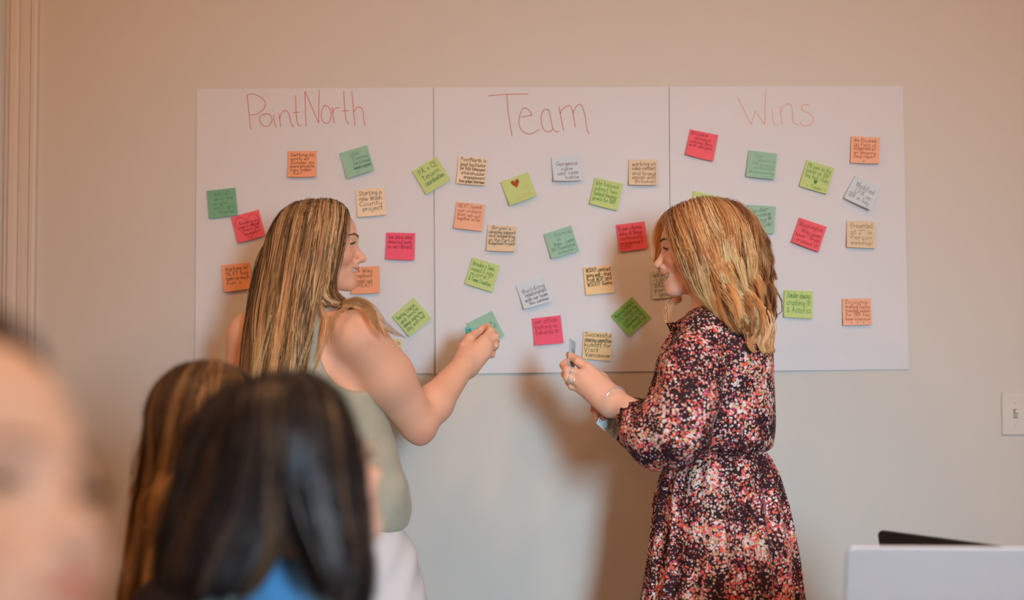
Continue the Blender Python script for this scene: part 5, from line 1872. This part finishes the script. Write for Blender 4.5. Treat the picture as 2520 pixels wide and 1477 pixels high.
    for sx in (1, -1):
        mb = MB()
        for sy in (1, -1):
            MB().tube([sc + r2 * .20 * sx + f2 * .19 * sy + np.array([0, 0, .006]), sc + r2 * .19 * sx + f2 * .18 * sy + np.array([0, 0, zt - .05])], .012, 8).build('leg', M['black'], ch, True)
        MB().tube([sc + r2 * .18 * sx - f2 * .20 + np.array([0, 0, zt - .04]), sc + r2 * .18 * sx - f2 * .255 + np.array([0, 0, zt + .02]), sc + r2 * .18 * sx - f2 * .258 + np.array([0, 0, zt + .25])], .010, 8).build('back_post', M['black'], ch, True)
    return per, ch


M['denim'] = plain('dark_denim', (.05, .06, .09), .85, vary=.1, vscale=40)
M['blue_knit'] = plain('blue_knit', seen(92, 138, 172), .85, spec=.15, vary=.05, vscale=30, bump=.2, bscale=300)
M['black_knit'] = plain('black_knit', seen(30, 24, 24), .85, vary=.1)
M['grey_shirt'] = plain('grey_shirt', seen(150, 150, 150), .85, vary=.05)

# --- dark-haired woman seen from behind
R_d = frame((.78, .56, .28))
HD = Head(P(732, 1172, -2.02), R_d, .95, smile=.002, mopen=.001)
GDW = guide_curves([
    [(735, 932, -2.02), (800, 990, -2.04), (842, 1080, -2.08), (858, 1200, -2.10), (880, 1330, -2.115), (908, 1480, -2.11), (915, 1570, -2.12)],
    [(725, 928, -2.04), (782, 980, -2.09), (828, 1080, -2.125), (848, 1200, -2.13), (868, 1330, -2.14), (892, 1450, -2.145), (898, 1570, -2.15)],
    [(720, 926, -2.05), (775, 980, -2.12), (805, 1080, -2.15), (822, 1200, -2.155), (842, 1330, -2.165), (860, 1450, -2.175), (870, 1570, -2.18)],
    [(710, 925, -2.05), (735, 980, -2.13), (748, 1080, -2.165), (756, 1200, -2.17), (780, 1300, -2.17), (815, 1400, -2.18), (840, 1520, -2.19)],
    [(700, 925, -2.05), (700, 985, -2.135), (698, 1080, -2.17), (684, 1200, -2.17), (650, 1300, -2.165), (600, 1400, -2.175), (555, 1520, -2.185)],
    [(690, 925, -2.05), (660, 985, -2.13), (640, 1080, -2.165), (612, 1200, -2.165), (575, 1300, -2.165), (525, 1400, -2.175), (480, 1520, -2.185)],
    [(680, 926, -2.05), (620, 985, -2.12), (585, 1080, -2.15), (548, 1200, -2.155), (503, 1300, -2.16), (465, 1400, -2.165), (430, 1520, -2.175)],
    [(665, 930, -2.04), (580, 990, -2.09), (530, 1080, -2.11), (490, 1180, -2.12), (452, 1290, -2.13), (415, 1390, -2.135), (385, 1500, -2.145)],
    [(650, 935, -2.02), (562, 990, -2.03), (508, 1070, -2.04), (468, 1160, -2.05), (436, 1260, -2.06), (400, 1370, -2.07), (366, 1490, -2.08)],
    [(650, 935, -2.02), (565, 990, -1.97), (520, 1080, -1.955), (490, 1180, -1.955), (470, 1300, -1.96), (450, 1420, -1.97)],
    [(740, 935, -2.02), (770, 965, -1.98), (790, 1020, -1.965), (790, 1080, -1.96), (785, 1140, -1.96)]])


def dark_hair(per):
    GV = GDW.copy()
    GV[:, :, 1] += np.where(GV[:, :, 1] < -2.02, .018, -.010)
    GV[6:9, :, 0] += .010
    GV[0:2, :, 0] -= .010
    f = hair_volume(HD, np.stack([resample(g[4:17], 19) for g in GV]), [.012, .016, .018, .020, .020, .020, .020, .020, .018, .018, .014], front=(.030, .40), cap=(.012, .012, .010))
    pal = [seen(14, 11, 11), seen(22, 18, 18), seen(32, 26, 25), seen(46, 36, 33), seen(92, 64, 42)]
    sets = [hair_strands(f, GDW, 150, 26, pal, 101, rad=.0011, lockw=.0075, lift=(0, .008), jitter=.012, urange=(0, 9), dark_root=.3, tips=.2),
            hair_strands(f, GDW, 20, 16, pal, 102, rad=.0012, lockw=.007, lift=(0, .005), jitter=.010, urange=(9, 10), dark_root=.3, tips=.2)]
    lo, hi = bounds(GDW.reshape(-1, 3), .045)
    hair_object(per, 'hair', f, lo, hi, .008, seen(20, 16, 15), sets, M['hair_dark'])


dwoman, dch = seated('dark-haired woman in a blue top seen from behind, blurred in the foreground', HD, math.radians(22), seen(222, 160, 132), M['blue_knit'], dark_hair, colar=.060)
tag(dch, 'black chair under the dark-haired woman in the blue top', 'chair', 'meeting chairs')
# her spectacles
for sx in (1, -1):
    MB().tube([HD.w(.032 * sx + .020 * math.cos(a), .100 - .006 * abs(math.cos(a)), -.004 + .017 * math.sin(a)) for a in np.linspace(0, 2 * math.pi, 25)], .0014, 6).build('spectacle_rim', M['gold'], dwoman, True)
    MB().tube([HD.w(.052 * sx, .094, .004), HD.w(.070 * sx, .060, .006), HD.w(.079 * sx, -.005, .008), HD.w(.076 * sx, -.020, -.008)], .0016, 6).build('spectacle_temple', M['gold'], dwoman, True)
MB().tube([HD.w(-.012, .104, .0), HD.w(0, .108, .003), HD.w(.012, .104, .0)], .0012, 6).build('spectacle_bridge', M['gold'], dwoman, True)

# --- brown-haired woman further back
R_b = frame((.80, .58, -.12))
HBn = Head(P(520, 1075, -1.42), R_b, .95, smile=.002, mopen=.001)
GBW = guide_curves([
    [(600, 897, -1.42), (640, 960, -1.47), (640, 1060, -1.49), (630, 1160, -1.50), (620, 1300, -1.51), (610, 1450, -1.52)],
    [(575, 890, -1.43), (590, 960, -1.50), (585, 1060, -1.52), (575, 1160, -1.525), (560, 1300, -1.53), (545, 1450, -1.54)],
    [(550, 886, -1.43), (545, 960, -1.51), (535, 1060, -1.53), (520, 1160, -1.535), (505, 1300, -1.54), (490, 1450, -1.55)],
    [(525, 885, -1.43), (500, 950, -1.50), (485, 1050, -1.53), (468, 1160, -1.54), (450, 1300, -1.56), (430, 1450, -1.58), (420, 1600, -1.59)],
    [(500, 888, -1.43), (455, 950, -1.49), (435, 1050, -1.51), (418, 1160, -1.52), (395, 1300, -1.55), (368, 1430, -1.57), (345, 1600, -1.58)],
    [(480, 893, -1.42), (422, 950, -1.46), (400, 1050, -1.47), (382, 1160, -1.48), (358, 1300, -1.50), (330, 1430, -1.52), (300, 1600, -1.53)],
    [(465, 900, -1.42), (402, 965, -1.42), (378, 1050, -1.42), (360, 1160, -1.42), (338, 1300, -1.43), (312, 1430, -1.44), (280, 1600, -1.45)],
    [(480, 895, -1.41), (425, 950, -1.37), (405, 1050, -1.355), (390, 1160, -1.35), (365, 1300, -1.36), (335, 1430, -1.37), (310, 1580, -1.38)],
    [(540, 888, -1.41), (520, 950, -1.345), (510, 1050, -1.325), (495, 1160, -1.33), (480, 1300, -1.34)]])


def brown_hair(per):
    GV = GBW.copy()
    GV[:, :, 1] += np.where(GV[:, :, 1] < -1.415, .016, -.010)
    GV[4:8, :, 0] += .010
    f = hair_volume(HBn, np.stack([resample(g[4:17], 19) for g in GV]), [.012, .016, .018, .020, .020, .020, .020, .018, .016], front=(.035, .38), cap=(.012, .012, .010))
    pal = [seen(40, 26, 16), seen(66, 44, 28), seen(92, 62, 38), seen(118, 80, 46), seen(160, 112, 66)]
    sets = [hair_strands(f, GBW, 110, 24, pal, 111, rad=.0011, lockw=.0075, lift=(0, .008), jitter=.012, urange=(0, 7), dark_root=.3, tips=.25),
            hair_strands(f, GBW, 20, 16, pal, 112, rad=.0012, lockw=.007, lift=(0, .005), jitter=.010, urange=(7, 8), dark_root=.3, tips=.2),
            hair_strands(f, guide_curves([[(430, 1150, -1.55), (405, 1200, -1.57), (388, 1240, -1.575), (395, 1275, -1.57), (415, 1290, -1.56)], [(425, 1290, -1.55), (400, 1330, -1.565), (385, 1380, -1.57), (380, 1430, -1.565)]]), 8, 14, pal[3:], 113, rad=.0007, lockw=.006, jitter=.01, project=False, dark_root=0, tips=0)]
    lo, hi = bounds(GBW.reshape(-1, 3), .045)
    hair_object(per, 'hair', f, lo, hi, .008, seen(70, 48, 30), sets, M['hair_dark'])


bwoman, bch = seated('brown-haired woman in black sitting behind the dark-haired woman', HBn, math.radians(6), seen(222, 160, 132), M['black_knit'], brown_hair, neck_tilt=.03, colar=0.0, drop=.045)
tag(bch, 'black chair under the brown-haired woman in black', 'chair', 'meeting chairs')

# --- the very near face at the left edge
R_f = np.array([[-.4648, .8643, -.1925], [-.8611, -.3905, .3256], [.2063, .3171, .9257]])
HF = Head((0, 0, 0), R_f, .96, smile=.003, mopen=.0015, slit=.0032, nose=1.25)
HF.c = V3(-.3265, -2.933, 1.2030)


def near_hair(per):
    c0 = HF.c
    GF = np.stack([resample([HF.w(*q) for q in g], 19) for g in [
        [(.0, .040, .108), (.030, .025, .112), (.066, .010, .080), (.086, -.030, .020), (.084, -.050, -.060), (.080, -.055, -.13)],
        [(.0, .025, .115), (.030, .005, .118), (.070, -.030, .085), (.080, -.070, .010), (.070, -.085, -.07), (.065, -.08, -.14)],
        [(.0, .010, .122), (.030, -.040, .115), (.055, -.080, .070), (.050, -.108, .0), (.045, -.100, -.07), (.04, -.09, -.14)],
        [(.0, .010, .122), (-.030, -.040, .115), (-.055, -.080, .070), (-.050, -.108, .0), (-.045, -.100, -.07), (-.04, -.09, -.14)],
        [(.0, .025, .115), (-.030, .005, .118), (-.070, -.030, .085), (-.080, -.070, .010), (-.070, -.085, -.07), (-.065, -.08, -.14)],
        [(.0, .040, .108), (-.030, .025, .112), (-.066, .010, .080), (-.086, -.030, .020), (-.084, -.050, -.060), (-.080, -.055, -.13)]]])
    f = hair_volume(HF, GF, [.014] * 6, front=(.005, .45), cap=(.006, .008, .004))
    pal = [seen(36, 26, 20), seen(60, 42, 30), seen(84, 58, 38), seen(110, 76, 48)]
    sets = [hair_strands(f, GF, 90, 16, pal, 121, rad=.0012, lockw=.007, lift=(0, .006), jitter=.008, dark_root=.2, tips=.1)]
    lo, hi = bounds(GF.reshape(-1, 3), .05)
    hair_object(per, 'hair', f, lo, hi, .008, seen(50, 36, 26), sets, M['hair_dark'])


fper, fch = seated('very near, strongly blurred face cut off by the left edge', HF, math.radians(-25), seen(232, 172, 146), M['grey_shirt'], near_hair, neck_tilt=-.08, colar=-.03)
tag(fch, 'black chair under the very near blurred person', 'chair', 'meeting chairs')
for H_, p_ in ((HD, dwoman), (HBn, bwoman), (HF, fper)):
    H_.parts(p_, (.10, .07, .04), M['brow_brown'], M['lash'], teeth=False)

# ---------------------------------------------------------------- table and laptops
tb = empty('conference_table', (1.15, -1.55, 0))
tag(tb, 'wooden conference table carrying the two laptops', 'table')
MB().box((.48, -2.15, .70), (2.15, -.76, .735), .006).build('table_top', M['wood'], tb)
for x in (.58, 2.05):
    for y in (-2.05, -.86):
        MB().box((x - .035, y - .035, 0.001), (x + .035, y + .035, .702), .004).build('leg', M['wood'], tb)


def laptop(label, hinge, ang, w, lid_h, lean, mat, keymat):
    """hinge: middle of the hinge on the table; ang: direction the lid back faces"""
    n = np.array([math.cos(ang), math.sin(ang), 0])     # the way the back of the lid faces
    u = np.array([-n[1], n[0], 0])
    hinge = np.asarray(hinge, float)
    o = empty('laptop', hinge)
    tag(o, label, 'laptop', 'laptops on the table')

    def slab(c, ex, ey, ez, hx, hy, hz, name, m, par, rad=.012):
        # rounded slab: outline in ex, ey; thickness along ez
        pts = []
        for (sx, sy, a0) in ((1, 1, 0), (-1, 1, 90), (-1, -1, 180), (1, -1, 270)):
            for a in np.linspace(a0, a0 + 90, 7):
                pts.append((sx * (hx - rad) + rad * math.cos(math.radians(a)), sy * (hy - rad) + rad * math.sin(math.radians(a))))
        rings = []
        for t, k_ in ((-hz, .985), (-hz * .6, 1.0), (hz * .6, 1.0), (hz, .985)):
            rings.append([c + ex * a * k_ + ey * b_ * k_ + ez * t for a, b_ in pts])
        return MB().rings(rings).build(name, m, par)
    z = np.array([0, 0, 1.0])
    d_ = .235
    slab(hinge - n * d_ / 2 + z * .009, u, -n, z, w / 2, d_ / 2, .007, 'base', mat, o)
    kb = slab(hinge - n * d_ * .42 + z * .0165, u, -n, z, w * .43, d_ * .24, .0008, 'keyboard', keymat, o, .004)
    up = z * math.cos(lean) + n * math.sin(lean)
    nn = n * math.cos(lean) - z * math.sin(lean)
    lid = slab(hinge + up * lid_h / 2 + z * .017, u, up, nn, w / 2, lid_h / 2, .0035, 'lid', mat, o, .014)
    slab(hinge + up * lid_h / 2 + z * .017 - nn * .0038, u, up, nn, w * .47, lid_h * .45, .0005, 'screen', M['screen'], lid, .006)
    return o


# silver laptop: top left corner of the lid at pixel 2082,1342
tlc = P(2082, 1344, -1.50)
hz = .735
lh = (tlc[2] - hz - .017) / math.cos(.25)
angs = math.radians(-90 - 3)
n_ = np.array([math.cos(angs), math.sin(angs), 0])
u_ = np.array([-n_[1], n_[0], 0])
hin = tlc + u_ * .185 - n_ * math.sin(.25) * lh
hin[2] = hz
laptop('silver laptop with its lid back to the viewer at the lower right', hin, angs, .37, lh, .25, M['silver'], M['black'])
tlc = P(2160, 1304, -.90)
lh = (tlc[2] - hz - .017) / math.cos(.2)
dirn = np.array([.154, -.23, 0]) / math.hypot(.154, .23)
n_ = np.array([dirn[1], -dirn[0], 0])
ang2 = math.atan2(n_[1], n_[0])
hin = tlc + dirn * .15 - n_ * math.sin(.2) * lh
hin[2] = hz
laptop('black laptop mostly hidden behind the silver laptop', hin, ang2, .30, lh, .2, M['black'], M['screen'])
